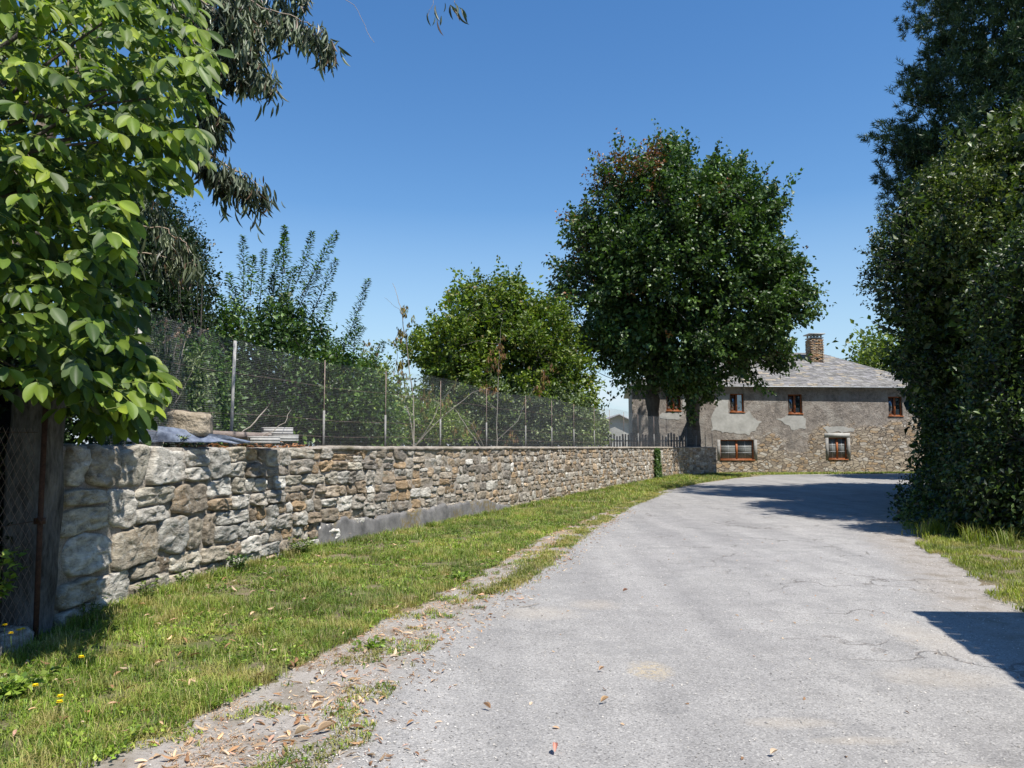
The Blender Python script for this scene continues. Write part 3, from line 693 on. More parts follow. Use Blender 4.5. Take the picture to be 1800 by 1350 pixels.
for (u0, u1, z0, z1, k) in rects:
    fr = MB(); t = 0.06; dd = -0.12
    def hb(ua, ub, za, zb, d, th, mb):
        V = [hp(ua, za, d), hp(ub, za, d), hp(ub, zb, d), hp(ua, zb, d), hp(ua, za, d-th), hp(ub, za, d-th), hp(ub, zb, d-th), hp(ua, zb, d-th)]
        mb.add(V, [(0, 1, 2, 3), (5, 4, 7, 6), (4, 5, 1, 0), (3, 2, 6, 7), (4, 0, 3, 7), (1, 5, 6, 2)])
    hb(u0, u0+t, z0, z1, dd, 0.07, fr); hb(u1-t, u1, z0, z1, dd, 0.07, fr); hb(u0+t, u1-t, z1-t, z1, dd, 0.07, fr); hb(u0+t, u1-t, z0, z0+t, dd, 0.07, fr)
    um = (u0+u1)/2; hb(um-0.06, um+0.06, z0+t, z1-t, dd+0.012, 0.07, fr)
    wo = fr.build('window', M['wood'], house)
    for (a, b_) in ((u0+t, um-0.06), (um+0.06, u1-t)):
        g = MB()
        if k == 1 and a > um: g.add([hp(a, z0+t, dd-0.04), hp(b_, z0+t, dd-0.04), hp(b_, z1-t, dd-0.07), hp(a, z1-t, dd-0.07)], [(0, 1, 2, 3)])
        else: hb(a, b_, z0+t, z1-t, dd-0.025, 0.01, g)
        g.build('pane', M['glass'] if k < 2 else M['curtain'], wo)
        if k >= 2:
            g = MB()
            for q in (1, 2):
                zz = z0+t+(z1-z0-2*t)*q/3; hb(a, b_, zz-0.01, zz+0.01, dd-0.012, 0.008, g)
            uu = (a+b_)/2; hb(uu-0.01, uu+0.01, z0+t, z1-t, dd-0.010, 0.008, g); g.build('glazing_bar', M['steel'], wo)
    sl = MB(); hb(u0-0.04, u1+0.04, z0-0.055, z0-0.003, 0.045, 0.18, sl); sl.build('sill', M['wood'], wo)
    if k == 3:
        g = MB(); hb(u0-0.25, u1+0.2, z1+0.003, z1+0.28, 0.02, 0.1, g); g.build('lintel', M['plaster'], house)
    if k >= 2:
        g = MB(); hb(u0-0.2, u0-0.003, z0-0.05, z1, 0.012, 0.05, g); g.build('window_surround', M['concrete'], house); g = MB(); hb(u1+0.003, u1+0.2, z0-0.05, z1, 0.012, 0.05, g); g.build('window_surround', M['concrete'], house)
m = MB(); m.add([(p.x, p.y, 0.0) for p in (hA-hn*0.4+hu*0.3, hB-hn*0.4-hu*0.3, hC*0.97+hA*0.03, hD*0.97+hB*0.03)]+[], [(0, 1, 2, 3)])
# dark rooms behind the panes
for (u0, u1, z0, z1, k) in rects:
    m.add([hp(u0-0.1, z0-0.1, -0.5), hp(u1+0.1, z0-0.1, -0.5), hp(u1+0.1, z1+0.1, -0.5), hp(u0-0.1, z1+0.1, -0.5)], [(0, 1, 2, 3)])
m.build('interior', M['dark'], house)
# plaster patches, thin raised sheets with ragged outline
def patch(pts, name='plaster_patch', mat='plaster', th=0.012, sub=10, jag=0.10):
    q = [hw(*p) for p in pts]; out = []
    for (a, b_) in zip(q, q[1:]+q[:1]):
        for k in range(sub):
            t = k/sub; u = a[0]*(1-t)+b_[0]*t; z = a[1]*(1-t)+b_[1]*t
            out.append((u+jag*noise.noise(Vector((u*3, z*3, 1)))*2, z+jag*noise.noise(Vector((u*3, z*3, 5)))*2))
    import bmesh
    bm = bmesh.new(); vs = [bm.verts.new(hp(u, z, th)) for u, z in out]; f = bm.faces.new(vs)
    r_ = bmesh.ops.extrude_face_region(bm, geom=[f]); 
    for v in [e for e in r_['geom'] if isinstance(e, bmesh.types.BMVert)]: v.co -= hn*th*1.3
    bmesh.ops.triangulate(bm, faces=bm.faces[:]); bmesh.ops.recalc_face_normals(bm, faces=bm.faces[:])
    me = bpy.data.meshes.new(name); bm.to_mesh(me); bm.free(); me.materials.append(M[mat])
    o = bpy.data.objects.new(name, me); C.objects.link(o); o.parent = house; o.matrix_parent_inverse = house.matrix_world.inverted()
    me.transform(__import__('mathutils').Matrix.Translation(-house.location)); o.matrix_parent_inverse.identity()
    return o
patch([(1262, 693), (1281, 693), (1281, 727), (1310, 727), (1318, 722), (1324, 735), (1337, 742), (1332, 752), (1318, 765), (1285, 762), (1250, 758), (1256, 722)])
patch([(1385, 730), (1412, 730), (1419, 742), (1412, 754), (1395, 757), (1385, 750), (1377, 742), (1363, 735)])
patch([(1163, 724), (1199, 724), (1196, 736), (1175, 738), (1160, 735)])
patch([(1449, 752), (1470, 749), (1503, 753), (1500, 760), (1452, 761)])
patch([(1186, 692), (1215, 694), (1213, 706), (1205, 712), (1200, 724), (1199, 700)], jag=0.02)
# roof
roofb = MB(); HO = 0.33
def ext(P, a, b): return P+a+b
cen = (hA+hB+hC+hD)/4
def outw(P, k=1.0): d = (P-cen); return P+Vector((math.copysign(HO, d.x), math.copysign(HO, d.y), 0))
eA, eB, eC, eD = [outw(p)+Vector((0, 0, HE-0.06)) for p in (hA, hB, hC, hD)]
R1 = Vector((13.3, 54.3, 8.35)); R2 = Vector((22.1, 55.0, 8.35))
roofb.add([eA, eB, eC, eD, R1, R2], [(0, 1, 5, 4), (1, 2, 5), (2, 3, 4, 5), (3, 0, 4)])
lo = [p-Vector((0, 0, 0.05)) for p in (eA, eB, eC, eD)]
roofb.add([eA, eB, eC, eD]+lo, [(0, 4, 5, 1), (1, 5, 6, 2), (2, 6, 7, 3), (3, 7, 4, 0), (4, 7, 6, 5)], (0.35, 0.35, 0.36))
def slates(mb, a, b, tb, ta, rh=0.24, sw=0.36, lift=0.012, cols=None):
    """rows of slates over the quad a-b (eave) ta-tb (top)"""
    n_ = (b-a).cross(ta-a).normalized()
    if n_.z < 0: n_ = -n_
    rows = int(((ta+tb)/2-(a+b)/2).length/rh)
    for r_ in range(rows):
        t0 = r_/rows; t1 = min(1, (r_+1.35)/rows)
        l0 = a.lerp(ta, t0); r0 = b.lerp(tb, t0); l1 = a.lerp(ta, t1); r1 = b.lerp(tb, t1)
        w = (r0-l0).length; cnt = max(1, int(w/sw)); us_ = [0]+sorted([min(0.999, max(0.001, (k+random.uniform(-0.28, 0.28)+(r_ % 2)*0.5)/cnt)) for k in range(1, cnt)])+[1]
        for u0, u1 in zip(us_[:-1], us_[1:]):
            if u1-u0 < 1e-4: continue
            j = random.uniform(-0.035, 0.03); br = random.uniform(0.62, 1.3); base = (0.205*br, 0.20*br, 0.196*br*random.uniform(0.95, 1.06))
            if random.random() < 0.12: base = (0.30, 0.26, 0.20)
            d0 = n_*(lift+random.uniform(0.008, 0.028)); d1 = n_*0.004; dn = (l0-l1).normalized()*j
            P = [l0.lerp(r0, u0)+d0+dn, l0.lerp(r0, u1)+d0+dn, l1.lerp(r1, u1)+d1, l1.lerp(r1, u0)+d1]
            mb.add(P+[P[0]-n_*0.02, P[1]-n_*0.02], [(0, 1, 2, 3), (4, 5, 1, 0)], base)
slates(roofb, eA, eB, R2, R1); slates(roofb, eB, eC, R2, R2); slates(roofb, eD, eA, R1, R1)
roofb.build('roof', M['slate'], house)
m = MB(); m.tube([eA+Vector((0, -0.01, -0.03)), eB+Vector((0, -0.01, -0.03))], 0.028, 6); m.build('eave_edge', M['steel'], house)
# chimney
cx, cy = 21.15, 53.4; m = MB()
mc = MB(); random.seed(5)
for r_ in range(20):
    z = 7.35+r_*0.088
    for side in range(4):
        n3 = 3
        for k in range(n3):
            off = (k-1)*0.29+(0.07 if r_ % 2 else -0.05); cl = random.choice([(0.45, 0.27, 0.13), (0.38, 0.25, 0.15), (0.5, 0.38, 0.24), (0.3, 0.2, 0.13), (0.42, 0.36, 0.28)])
            dx, dy = [(off, -0.40), (0.40, off), (off, 0.40), (-0.40, off)][side]
            sz = (0.27, 0.07, 0.078) if side % 2 == 0 else (0.07, 0.27, 0.078)
            mc.box((cx+dx+(random.uniform(-.01, .01)), cy+dy+random.uniform(-0.012, 0.012), z), sz, col=cl, jit=0.006)
mc.box((cx, cy, 8.2), (0.78, 0.78, 1.82), col=(0.3, 0.25, 0.2)); ch = mc.build('chimney', M['stone'], house)
m = MB(); m.box((cx, cy, 9.17), (0.94, 0.94, 0.07)); m.box((cx, cy, 9.44), (1.12, 1.12, 0.07))
for dx in (-0.33, -0.11, 0.11, 0.33):
    for dy in (-0.35, 0.35): m.box((cx+dx, cy+dy, 9.305), (0.09, 0.1, 0.20))
m.build('chimney_cap', M['plaster'], ch)
# downpipe at the right corner
q = hp(HL-0.12, 0, 0.08); m = MB(); m.tube([(q[0], q[1], 0.05), (q[0], q[1], 5.2), (q[0]-0.02, q[1]-0.2, 5.42)], 0.05, 8); m.build('downpipe', M['cable'], house)
random.seed(11)
# small gabled outbuilding far behind
ob_ = empty('outbuilding', (8.0, 72, 0), 'small grey gabled shed far behind the net fence left of the farmhouse', 'shed')
m = MB(); xs0 = at(1030, 780, 72).x; xs1 = at(1135, 780, 72).x; xm = at(1088, 780, 72).x; zt = at(0, 729, 72).z; ze = at(0, 752, 72).z
m.add([(xs0, 72, 0), (xs1, 72, 0), (xs1, 72, ze), (xm, 72, zt), (xs0, 72, ze), (xs0, 80, 0), (xs1, 80, 0), (xs1, 80, ze), (xm, 80, zt), (xs0, 80, ze)], [(0, 1, 2, 3, 4), (0, 4, 9, 5), (1, 6, 7, 2), (5, 9, 8, 7, 6)])
m.build('wall', M['plaster'], ob_)
m = MB(); a = Vector((xs0-0.4, 71.6, ze-0.15)); b_ = Vector((xm, 71.6, zt+0.08)); c_ = Vector((xs1+0.4, 71.6, ze-0.15)); yy = Vector((0, 8.8, 0)); tt = Vector((0, 0, 0.16))
m.add([a, b_, c_, a+yy, b_+yy, c_+yy, a-tt, b_-tt, c_-tt, a+yy-tt, b_+yy-tt, c_+yy-tt], [(0, 1, 4, 3), (1, 2, 5, 4), (0, 6, 7, 1), (1, 7, 8, 2), (6, 9, 10, 7), (7, 10, 11, 8), (0, 3, 9, 6), (2, 8, 11, 5)], (0.2, 0.2, 0.21))
m.build('roof', M['slate'], ob_)
# iron pickets and leaning board near the cherry trunks, in the garden
pk = empty('picket_fence', (7.0, 43.2, 1.42), 'dark grey wooden picket fence in the garden before the farmhouse corner', 'fence')
for k in range(34):
    x = 4.6+k*0.16; h = 0.85+random.uniform(-0.12, 0.16); m = MB(); m.box((x, 43.2+random.uniform(-.02, .02), 1.42+h/2), (0.085, 0.03, h), col=(0.2, 0.2, 0.2)); m.build('picket', M['beam'], pk)
m = MB(); m.box((7.25, 43.25, 1.95), (5.5, 0.03, 0.07)); m.build('rail', M['beam'], pk)
m = MB(); a = at(1196, 775, 43.6); b_ = at(1214, 733, 43.6); m.tube([a, b_], 0.11, 6); tag(m.build('leaning_pole', M['bark']), 'dark pole leaning against the cherry trunk before the farmhouse', 'pole')
m = MB(); pts = []
a = at(1030, 640, 44); b_ = at(1112, 670, 47.5)
for k in range(13): t = k/12; p = a.lerp(b_, t); pts.append((p.x, p.y, p.z-0.5*4*t*(1-t)*0.6))
m.tube(pts, 0.02, 4); tag(m.build('overhead_cable', M['cable']), 'thin black overhead cable sagging to the farmhouse eave', 'cable')
# ------------------------------------------------------------------ unseen barn added right of the camera so its eave corner shades the road
ed = Vector((0.21, 0.98, 0)).normalized(); en = Vector((ed.y, -ed.x, 0)); Hc = 3.9
k_ = Hc/math.tan(SUN_EL); Pc = Vector((4.06+SH[0]*k_, 7.67+SH[1]*k_, Hc))
barn = empty('shadow_barn', (Pc.x+2, Pc.y-4, 0), 'unseen stone barn with slate eave added at the right road edge to cast the pointed shadow', 'barn')
m = MB(); w0 = Pc-ed*0.25+en*0.25; w0.z = 0
q = [w0, w0-ed*9, w0-ed*9+en*6, w0+en*6]
m.add([(p.x, p.y, -0.05) for p in q]+[(p.x, p.y, Hc-0.05) for p in q], [(0, 4, 5, 1), (1, 5, 6, 2), (2, 6, 7, 3), (3, 7, 4, 0)], (0.36, 0.31, 0.25)); m.build('wall', M['stone'], barn)
m = MB(); a = Pc.copy(); b_ = Pc-ed*9.5; rt = Vector((0, 0, 1.5)); c_ = b_+en*3.25+rt; d_ = a+en*3.25+rt; e_ = a+en*6.5; f_ = b_+en*6.5
m.add([a, b_, c_, d_, e_, f_], [(0, 1, 2, 3), (3, 2, 5, 4)], (0.22, 0.22, 0.23)); m.add([x-Vector((0, 0, 0.07)) for x in (a, b_, c_, d_, e_, f_)], [(0, 3, 2, 1), (3, 4, 5, 2)], (0.2, 0.2, 0.2))
slates(m, a, b_, c_, d_, rh=0.3, sw=0.34)
for k in range(40):
    p = a-ed*(0.12+k*0.235); m.box(p-en*random.uniform(0.0, 0.05)+Vector((0, 0, 0.0)), (0.22, 0.2, 0.03), rz=math.atan2(ed.y, ed.x)+random.uniform(-.1, .1), col=(0.22, 0.22, 0.23))
m.build('roof', M['slate'], barn)

# ------------------------------------------------------------------ foliage tools
TS = (np.array([(0, 0, 0), (-.5, .45, .13), (0, .5, 0), (.5, .45, .13), (0, 1, -.12)], float), np.array([(0, 3, 2), (0, 2, 1), (1, 2, 4), (2, 3, 4)]))
TL = (np.array([(0, 0, 0), (-.5, .4, .0), (.5, .4, .0), (0, 1, -.1)], float), np.array([(0, 2, 1), (1, 2, 3)]))
def long_tmpl(n=7, curl=0.22, fold=0.16, shape=None):
    V = []; F = []
    for i in range(n+1):
        t = i/n; w = 0.5*(math.sin(math.pi*min(1, t**0.85*0.97+0.03))**0.8)*(1-0.25*t) if shape is None else shape(t)
        if i == n: w = 0.004
        z = -curl*t*t
        V += [(-w, t, z+fold*w*2), (-w*0.5, t, z+fold*w*0.75), (0, t, z), (w*0.5, t, z+fold*w*0.75), (w, t, z+fold*w*2)]
    for i in range(n):
        for k in range(4):
            a = i*5+k; F += [(a, a+1, a+6), (a, a+6, a+5)]
    return np.array(V, float), np.array(F)
TW = long_tmpl(7, 0.16, 0.10, lambda t: 0.5*math.sin(math.pi*(0.03+0.94*t))**0.72)
TE = (lambda: long_tmpl(4, 0.22, 0.1, lambda t: 0.5*math.sin(math.pi*(0.04+0.96*t))**0.7))()
def frames(D, U):
    Y = nrm(D); X = nrm(np.cross(Y, U)); Z = np.cross(X, Y); return X, Y, Z
def scat(T, P, D, U, L, Wd, col):
    Vt, Ft = T; X, Y, Z = frames(D, U); L = np.broadcast_to(L, len(P)); Wd = np.broadcast_to(Wd, len(P))
    V = P[:, None, :]+(Vt[None, :, 0, None]*Wd[:, None, None])*X[:, None, :]+(Vt[None, :, 1, None]*L[:, None, None])*Y[:, None, :]+(Vt[None, :, 2, None]*L[:, None, None])*Z[:, None, :]
    k = len(Vt); F = Ft[None]+(np.arange(len(P))*k)[:, None, None]
    return V.reshape(-1, 3), F.reshape(-1, Ft.shape[1]), np.repeat(np.broadcast_to(col, (len(P), 3)), k, axis=0)
def merge(L):
    V = []; F = []; Cc = []; b = 0
    for v, f, c in L: V.append(v); F.append(f+b); Cc.append(c); b += len(v)
    return np.concatenate(V), np.concatenate(F), np.concatenate(Cc)
def inside(P, poly):
    poly = np.array(poly, float); x, y = P[:, 0], P[:, 1]; r = np.zeros(len(P), bool)
    for (x0, y0), (x1, y1) in zip(poly, np.roll(poly, -1, axis=0)):
        c = ((y0 > y) != (y1 > y)) & (x < (x1-x0)*(y-y0)/((y1-y0) if y1 != y0 else 1e-9)+x0); r ^= c
    return r
def edge_d(P, poly):
    poly = np.array(poly, float); d = np.full(len(P), 1e9)
    for a, b in zip(poly, np.roll(poly, -1, axis=0)):
        ab = b-a; t = np.clip(((P-a)@ab)/(ab@ab+1e-9), 0, 1); d = np.minimum(d, np.linalg.norm(P-(a+t[:, None]*ab), axis=1))
    return d
def z0clip(Y, x): return 9 < Y < 38 and x < wallX(Y)
def crown_pts(poly, Y, depth, n, shell=0.6, dref=None, edge=0.35, inner=False, cull=0.0, fq=0.7):
    """cluster centres filling a crown volume; returns positions and outward directions"""
    poly = np.array(poly, float); lo, hi = poly.min(0), poly.max(0); out = []
    while sum(map(len, out)) < n*1.6:
        q = rng.uniform(lo, hi, size=(n*3, 2)); out.append(q[inside(q, poly)])
    P = np.concatenate(out); d = edge_d(P, poly); dm = dref or d.max()
    w = 1-(1-edge)*np.clip(d/dm, 0, 1)
    if inner: w = np.clip((d/dm-0.12)/0.3, 0, 1)
    keep = rng.random(len(P)) < w; P = P[keep][:n]; d = d[keep][:n]
    k = np.sqrt(1-(1-np.clip(d/dm, 0, 1))**2); u = np.sign(rng.uniform(-1, 1, len(P)))*rng.random(len(P))**(1-shell)
    y = Y+depth*k*u*(0.85+0.3*rng.random(len(P)))
    Q = atN(P, Y); c = atN(np.array([poly.mean(0)]), Y)[0]
    Q[:, 1] = y
    if cull: kk = np.array([noise.noise(Vector(tuple(p*fq))) for p in Q]) > cull; Q = Q[kk]
    if z0clip(Y, Q[:, 0].mean()): Q = Q[Q[:, 0] < wallX(Q[:, 1])-0.8]
    O = Q-np.array([c[0], Y, c[2]-1]); O[:, 1] *= 1.4
    return Q, nrm(O)
def sprays(Q, A, m, L, leafL, leafW, spread, droop, cols, T=TS, jit=0.25, up=0.5, size_var=0.3):
    """m leaves along a twig of length L leaving each centre Q in direction A"""
    N = len(Q); t = rng.random((N, m)); LL = (L*rng.uniform(0.6, 1.35, N)*np.where(rng.random(N) < 0.16, rng.uniform(1.3, 2.1, N), 1))[:, None]
    P = Q[:, None, :]+A[:, None, :]*(t*LL)[:, :, None]+rng.normal(size=(N, m, 3))*jit*(1-0.55*t)[:, :, None]
    D = A[:, None, :]*0.7+rng.normal(size=(N, m, 3))*spread; D[:, :, 2] -= droop
    U = rng.normal(size=(N, m, 3))*0.55; U[:, :, 2] += up
    P = P.reshape(-1, 3); D = nrm(D.reshape(-1, 3)); U = nrm(U.reshape(-1, 3))
    s = rng.uniform(1-size_var, 1+size_var, len(P))
    c = pick(cols, N, m)
    return scat(T, P, D, U, leafL*s, leafW*s, c)
def pick(cols, N, m, var=0.18):
    base = np.array([c for c, w in cols]); w = np.array([w for c, w in cols], float); w /= w.sum()
    ic = rng.choice(len(base), size=(N, m), p=w); cl = (1+rng.normal(size=(N, 1))*var)
    c = base[ic]*(cl[:, :, None])*(1+rng.normal(size=(N, m))*0.12)[:, :, None]
    return np.clip(c.reshape(-1, 3), 0.004, 0.9)
def limbs(mb, base, Q, n, r0, mid=0.5, lift=0.3, seed=1, n_sides=6, tip=0.012):
    """curved limbs from a trunk fork to n of the crown centres; returns node positions"""
    rs = np.random.default_rng(seed); idx = rs.choice(len(Q), min(n, len(Q)), replace=False); nodes = []
    b = Vector(base)
    for i in idx:
        e = Vector(Q[i]); L_ = (e-b).length; c = b.lerp(e, mid)+Vector((0, 0, L_*lift*0.4))+Vector(rs.normal(size=3)*0.05*L_)
        pts = []
        for k in range(8):
            t = k/7; p = b*(1-t)**2+c*2*t*(1-t)+e*t*t+Vector(rs.normal(size=3)*0.012*L_*(t if t < 1 else 0)); pts.append(p); 
            if k > 1: nodes.append(p)
        rr = r0*rs.uniform(0.5, 1.0); mb.tube(pts, [max(tip, rr*(1-k/7)**0.9) for k in range(8)], n_sides, cap=False)
    return np.array(nodes)
def twigs(mb, nodes, Q, A, L, r=0.012, maxd=3, frac=0.5):
    for q, a in zip(Q, A):
        if rng.random() > frac: continue
        d = np.linalg.norm(nodes-q, axis=1); j = d.argmin()
        if d[j] > maxd: continue
        e = q+a*L*0.8; mb.tube([nodes[j], (nodes[j]+q)/2+rng.normal(size=3)*0.06*d[j], q, e], [r, r*0.8, r*0.6, r*0.2], 3, cap=False)
def trunk_tube(mb, pts, r, n=12):
    """bark-bumpy tapered trunk"""
    P = [Vector(p) for p in pts]; fine = []; rr = []
    for i in range(len(P)-1):
        for k in range(6):
            t = k/6; fine.append(P[i].lerp(P[i+1], t)); rr.append((r[i]*(1-t)+r[i+1]*t)*(1+0.12*noise.noise(Vector((fine[-1].z*2.2, i, 3)))))
    fine.append(P[-1]); rr.append(r[-1]); mb.tube(fine, rr, n)
def put(root, name, parts, mat, smooth=True):
    V, F, c = merge(parts); return mesh_np(name, V, F, mat, c, root, smooth=False)

# ------------------------------------------------------------------ cherry tree (big dark tree before the farmhouse)
G1 = [((0.045, 0.09, 0.02), 5), ((0.07, 0.125, 0.028), 5), ((0.10, 0.165, 0.045), 3), ((0.03, 0.06, 0.02), 3), ((0.13, 0.19, 0.07), 1.3)]
GR = [((0.17, 0.06, 0.03), 4), ((0.24, 0.10, 0.04), 3), ((0.09, 0.10, 0.02), 3), ((0.20, 0.14, 0.04), 2)]
YT = 40.4
random.seed(21)
def ragged(poly, amp, step):
    out = []; P = np.array(poly, float); c = P.mean(0)
    for a, b in zip(P, np.roll(P, -1, axis=0)):
        n = max(1, int(np.linalg.norm(b-a)/step))
        for k in range(n):
            q = a+(b-a)*k/n; d = (q-c)/np.linalg.norm(q-c); out.append(tuple(q+d*random.uniform(-1.6, 0.6)*amp))
    return out
polyC = [(1062, 290), (1110, 283), (1130, 276), (1152, 262), (1172, 278), (1195, 262), (1215, 282), (1240, 292), (1262, 306), (1290, 300), (1310, 322), (1330, 330), (1348, 365), (1362, 395), (1358, 420), (1378, 440), (1392, 472), (1384, 500), (1408, 515), (1404, 545), (1398, 590), (1384, 625), (1362, 640), (1342, 650), (1318, 655), (1290, 632), (1262, 655), (1240, 684), (1205, 688), (1170, 672), (1130, 664), (1080, 652), (1056, 640), (1046, 622), (1020, 598), (1000, 560), (985, 525), (990, 480), (1012, 470), (1006, 420), (1004, 378), (1035, 372), (1050, 340), (1040, 312)]
polyC = ragged(polyC, 14, 14)
cherry = empty('cherry_tree', (9.85, 41.95, 1.42), 'tall broad dark green cherry tree with reddish top leaves before the farmhouse', 'tree')
Q, A = crown_pts(polyC, YT, 3.6, 3300, 0.75, cull=-0.09, fq=0.62)
A = nrm(A+np.array([0.12, 0, 0.35])+rng.normal(size=A.shape)*0.3)
tips = [((1152, 262), (0, 0, 1)), ((1154, 244), (0.05, 0, 1)), ((1185, 250), (0.2, 0, 1)), ((1200, 262), (.2, 0, 1)), ((1295, 298), (0.35, 0, 1)), ((1330, 325), (.6, 0, 1)), ((1366, 362), (0.7, 0, .7)), ((1356, 412), (0.9, 0, .7)), ((1398, 452), (1, 0, .5)), ((1405, 490), (1, 0, .5)), ((1412, 520), (1, 0, .35)), ((1418, 550), (1, 0, .3)), ((1374, 440), (1, 0, .6)), ((1250, 290), (.3, 0, 1)), ((1002, 380), (-1, 0, .6)), ((990, 470), (-1, 0, .3)), ((985, 505), (-1, 0, .4)), ((1010, 400), (-1, 0, .2)), ((1060, 290), (-.5, 0, 1)), ((1040, 325), (-1, 0, .3)), ((1330, 672), (.6, 0, -.5)), ((1215, 715), (0.3, 0, -1)), ((1250, 698), (0.6, 0, -.6))]
tq = []; ta = []
for (p, a) in tips:
    for k in range(6):
        q = at(p[0]-a[0]*(6+k*9)+rng.normal()*3, p[1]+a[2]*(6+k*9)+rng.normal()*3, YT+rng.uniform(-0.4, 0.4)); tq.append(tuple(q)); ta.append(a)
Q = np.vstack([Q, np.array(tq)]); A = np.vstack([A, nrm(np.array(ta, float))])
cx_ = (Q[:, 0]/Q[:, 1])*FP+900
zpx = 786-(Q[:, 2]-EYE)/Q[:, 1]*FP
red = ((cx_ < 1170) & (zpx < 360) & (rng.random(len(Q)) < 0.8)) | ((cx_ < 1060) & (zpx < 560) & (rng.random(len(Q)) < 0.35)) | (rng.random(len(Q)) < 0.025)
parts = [sprays(Q[~red], A[~red], 34, 0.85, 0.21, 0.14, 0.75, 0.45, G1, jit=0.20), sprays(Q[red], A[red], 16, 0.8, 0.17, 0.10, 0.75, 0.4, GR, jit=0.20)]
inn, ia = crown_pts(polyC, YT, 2.2, 1200, 0.1, inner=True, cull=-0.22, fq=0.62)
parts.append(sprays(inn, ia, 26, 1.0, 0.30, 0.21, 0.9, 0.4, G1, jit=0.45))
put(cherry, 'crown', parts, M['leaf_glossy'])
m = MB()
trunk_tube(m, [(9.87, 41.95, 0.9), (9.88, 41.95, 1.7), (9.82, 41.8, 3.2), (9.75, 41.4, 4.8), (9.6, 41, 7), (9.4, 40.7, 10), (9.0, 40.5, 14)], [0.50, 0.40, 0.36, 0.36, 0.28, 0.18, 0.06])
for (p, a) in tips: m.tube([at(p[0]-a[0]*75, p[1]+a[2]*75, YT), at(p[0]-a[0]*30, p[1]+a[2]*32, YT), at(p[0]-a[0]*3, p[1]+a[2]*3, YT)], [0.05, 0.03, 0.012], 4)
nodes = limbs(m, (9.75, 41.4, 4.6), Q, 34, 0.16, 0.5, 0.3, 3); twigs(m, nodes, Q, A, 0.8, 0.022, 3.0, 0.45)
m.build('trunk', M['bark'], cherry, smooth=True)
t2 = empty('pollarded_tree', (7.62, 41.4, 1.42), 'thick dark knobbly pollarded trunk left of the cherry trunk behind the net', 'tree')
m = MB(); trunk_tube(m, [(7.62, 41.4, 1.2), (7.62, 41.4, 2.4), (7.6, 41.4, 3.5), (7.58, 41.4, 4.1), (7.5, 41.4, 4.8), (7.5, 41.4, 6.2)], [0.36, 0.30, 0.31, 0.40, 0.24, 0.12])
q2, a2 = crown_pts([(1120, 640), (1190, 640), (1195, 690), (1165, 700), (1125, 690)], 41.4, 1.5, 50); limbs(m, (7.55, 41.4, 4.4), q2, 10, 0.08, seed=2)
m.build('trunk', M['bark'], t2, smooth=True); put(t2, 'crown', [sprays(q2, a2, 22, 0.8, 0.2, 0.125, 0.8, 0.5, G1)], M['leaf_glossy'])

YR = 31.0
# ------------------------------------------------------------------ round light green tree
G2 = [((0.13, 0.19, 0.02), 5), ((0.09, 0.15, 0.022), 4), ((0.18, 0.23, 0.03), 3), ((0.06, 0.10, 0.02), 2), ((0.16, 0.13, 0.05), 0.5)]
poly = [(770, 560), (790, 520), (812, 503), (845, 508), (870, 502), (903, 494), (925, 512), (948, 508), (972, 528), (985, 548), (1000, 568), (1022, 600), (1036, 640), (1046, 668), (1052, 700), (1040, 735), (1000, 770), (900, 780), (800, 775), (760, 740), (745, 690), (740, 650), (715, 640), (700, 618), (735, 600), (750, 578)]
poly = ragged(poly, 9, 12)
rt = empty('round_tree', (0.0, YR, 1.42), 'rounded light green leafy tree in the garden left of the big cherry tree', 'tree')
Q, A = crown_pts(poly, YR, 2.9, 2000, 0.7, cull=-0.06, fq=0.95); A = nrm(A+rng.normal(size=A.shape)*0.5+np.array([0, 0, 0.25]))
inn, ia = crown_pts(poly, YR, 1.6, 800, 0.1, inner=True)
put(rt, 'crown', [sprays(Q, A, 26, 0.46, 0.145, 0.085, 0.8, 0.35, G2, jit=0.12), sprays(inn, ia, 24, 0.65, 0.21, 0.14, 0.9, 0.35, G2, jit=0.3)], M['leaf'])
m = MB(); trunk_tube(m, [(0, YR, 1.2), (0.05, YR, 2.2), (0.1, YR, 3.4), (0.2, YR, 5)], [0.22, 0.17, 0.13, 0.05]); nodes = limbs(m, (0.05, YR, 2.3), Q, 26, 0.07, seed=4); twigs(m, nodes, Q, A, 0.4, 0.01, 1.5, 0.3); m.build('trunk', M['bark'], rt, smooth=True)

# ------------------------------------------------------------------ apple tree with upright shoots
G3 = [((0.045, 0.095, 0.025), 5), ((0.075, 0.14, 0.03), 4), ((0.12, 0.20, 0.045), 3), ((0.025, 0.055, 0.02), 3), ((0.16, 0.22, 0.09), 0.7)]
YA = 16.2
poly = [(398, 590), (410, 560), (430, 545), (455, 580), (485, 530), (520, 540), (545, 575), (575, 610), (600, 625), (640, 655), (670, 690), (690, 780), (400, 785), (392, 700), (388, 620)]
ap = empty('apple_tree', (-4.6, YA, 1.42), 'dark green apple tree with tall upright shoots behind the net fence', 'tree')
Q, A = crown_pts(poly, YA, 1.3, 900, 0.6); A = nrm(A*0.7+np.array([0.1, 0, 0.7])+rng.normal(size=A.shape)*0.4)
inn, ia = crown_pts(poly, YA, 0.9, 420, 0.1, inner=True)
Pd = [sprays(Q, A, 20, 0.34, 0.078, 0.045, 0.7, 0.2, G3, jit=0.07), sprays(inn, ia, 20, 0.4, 0.11, 0.075, 0.8, 0.2, G3, jit=0.16)]
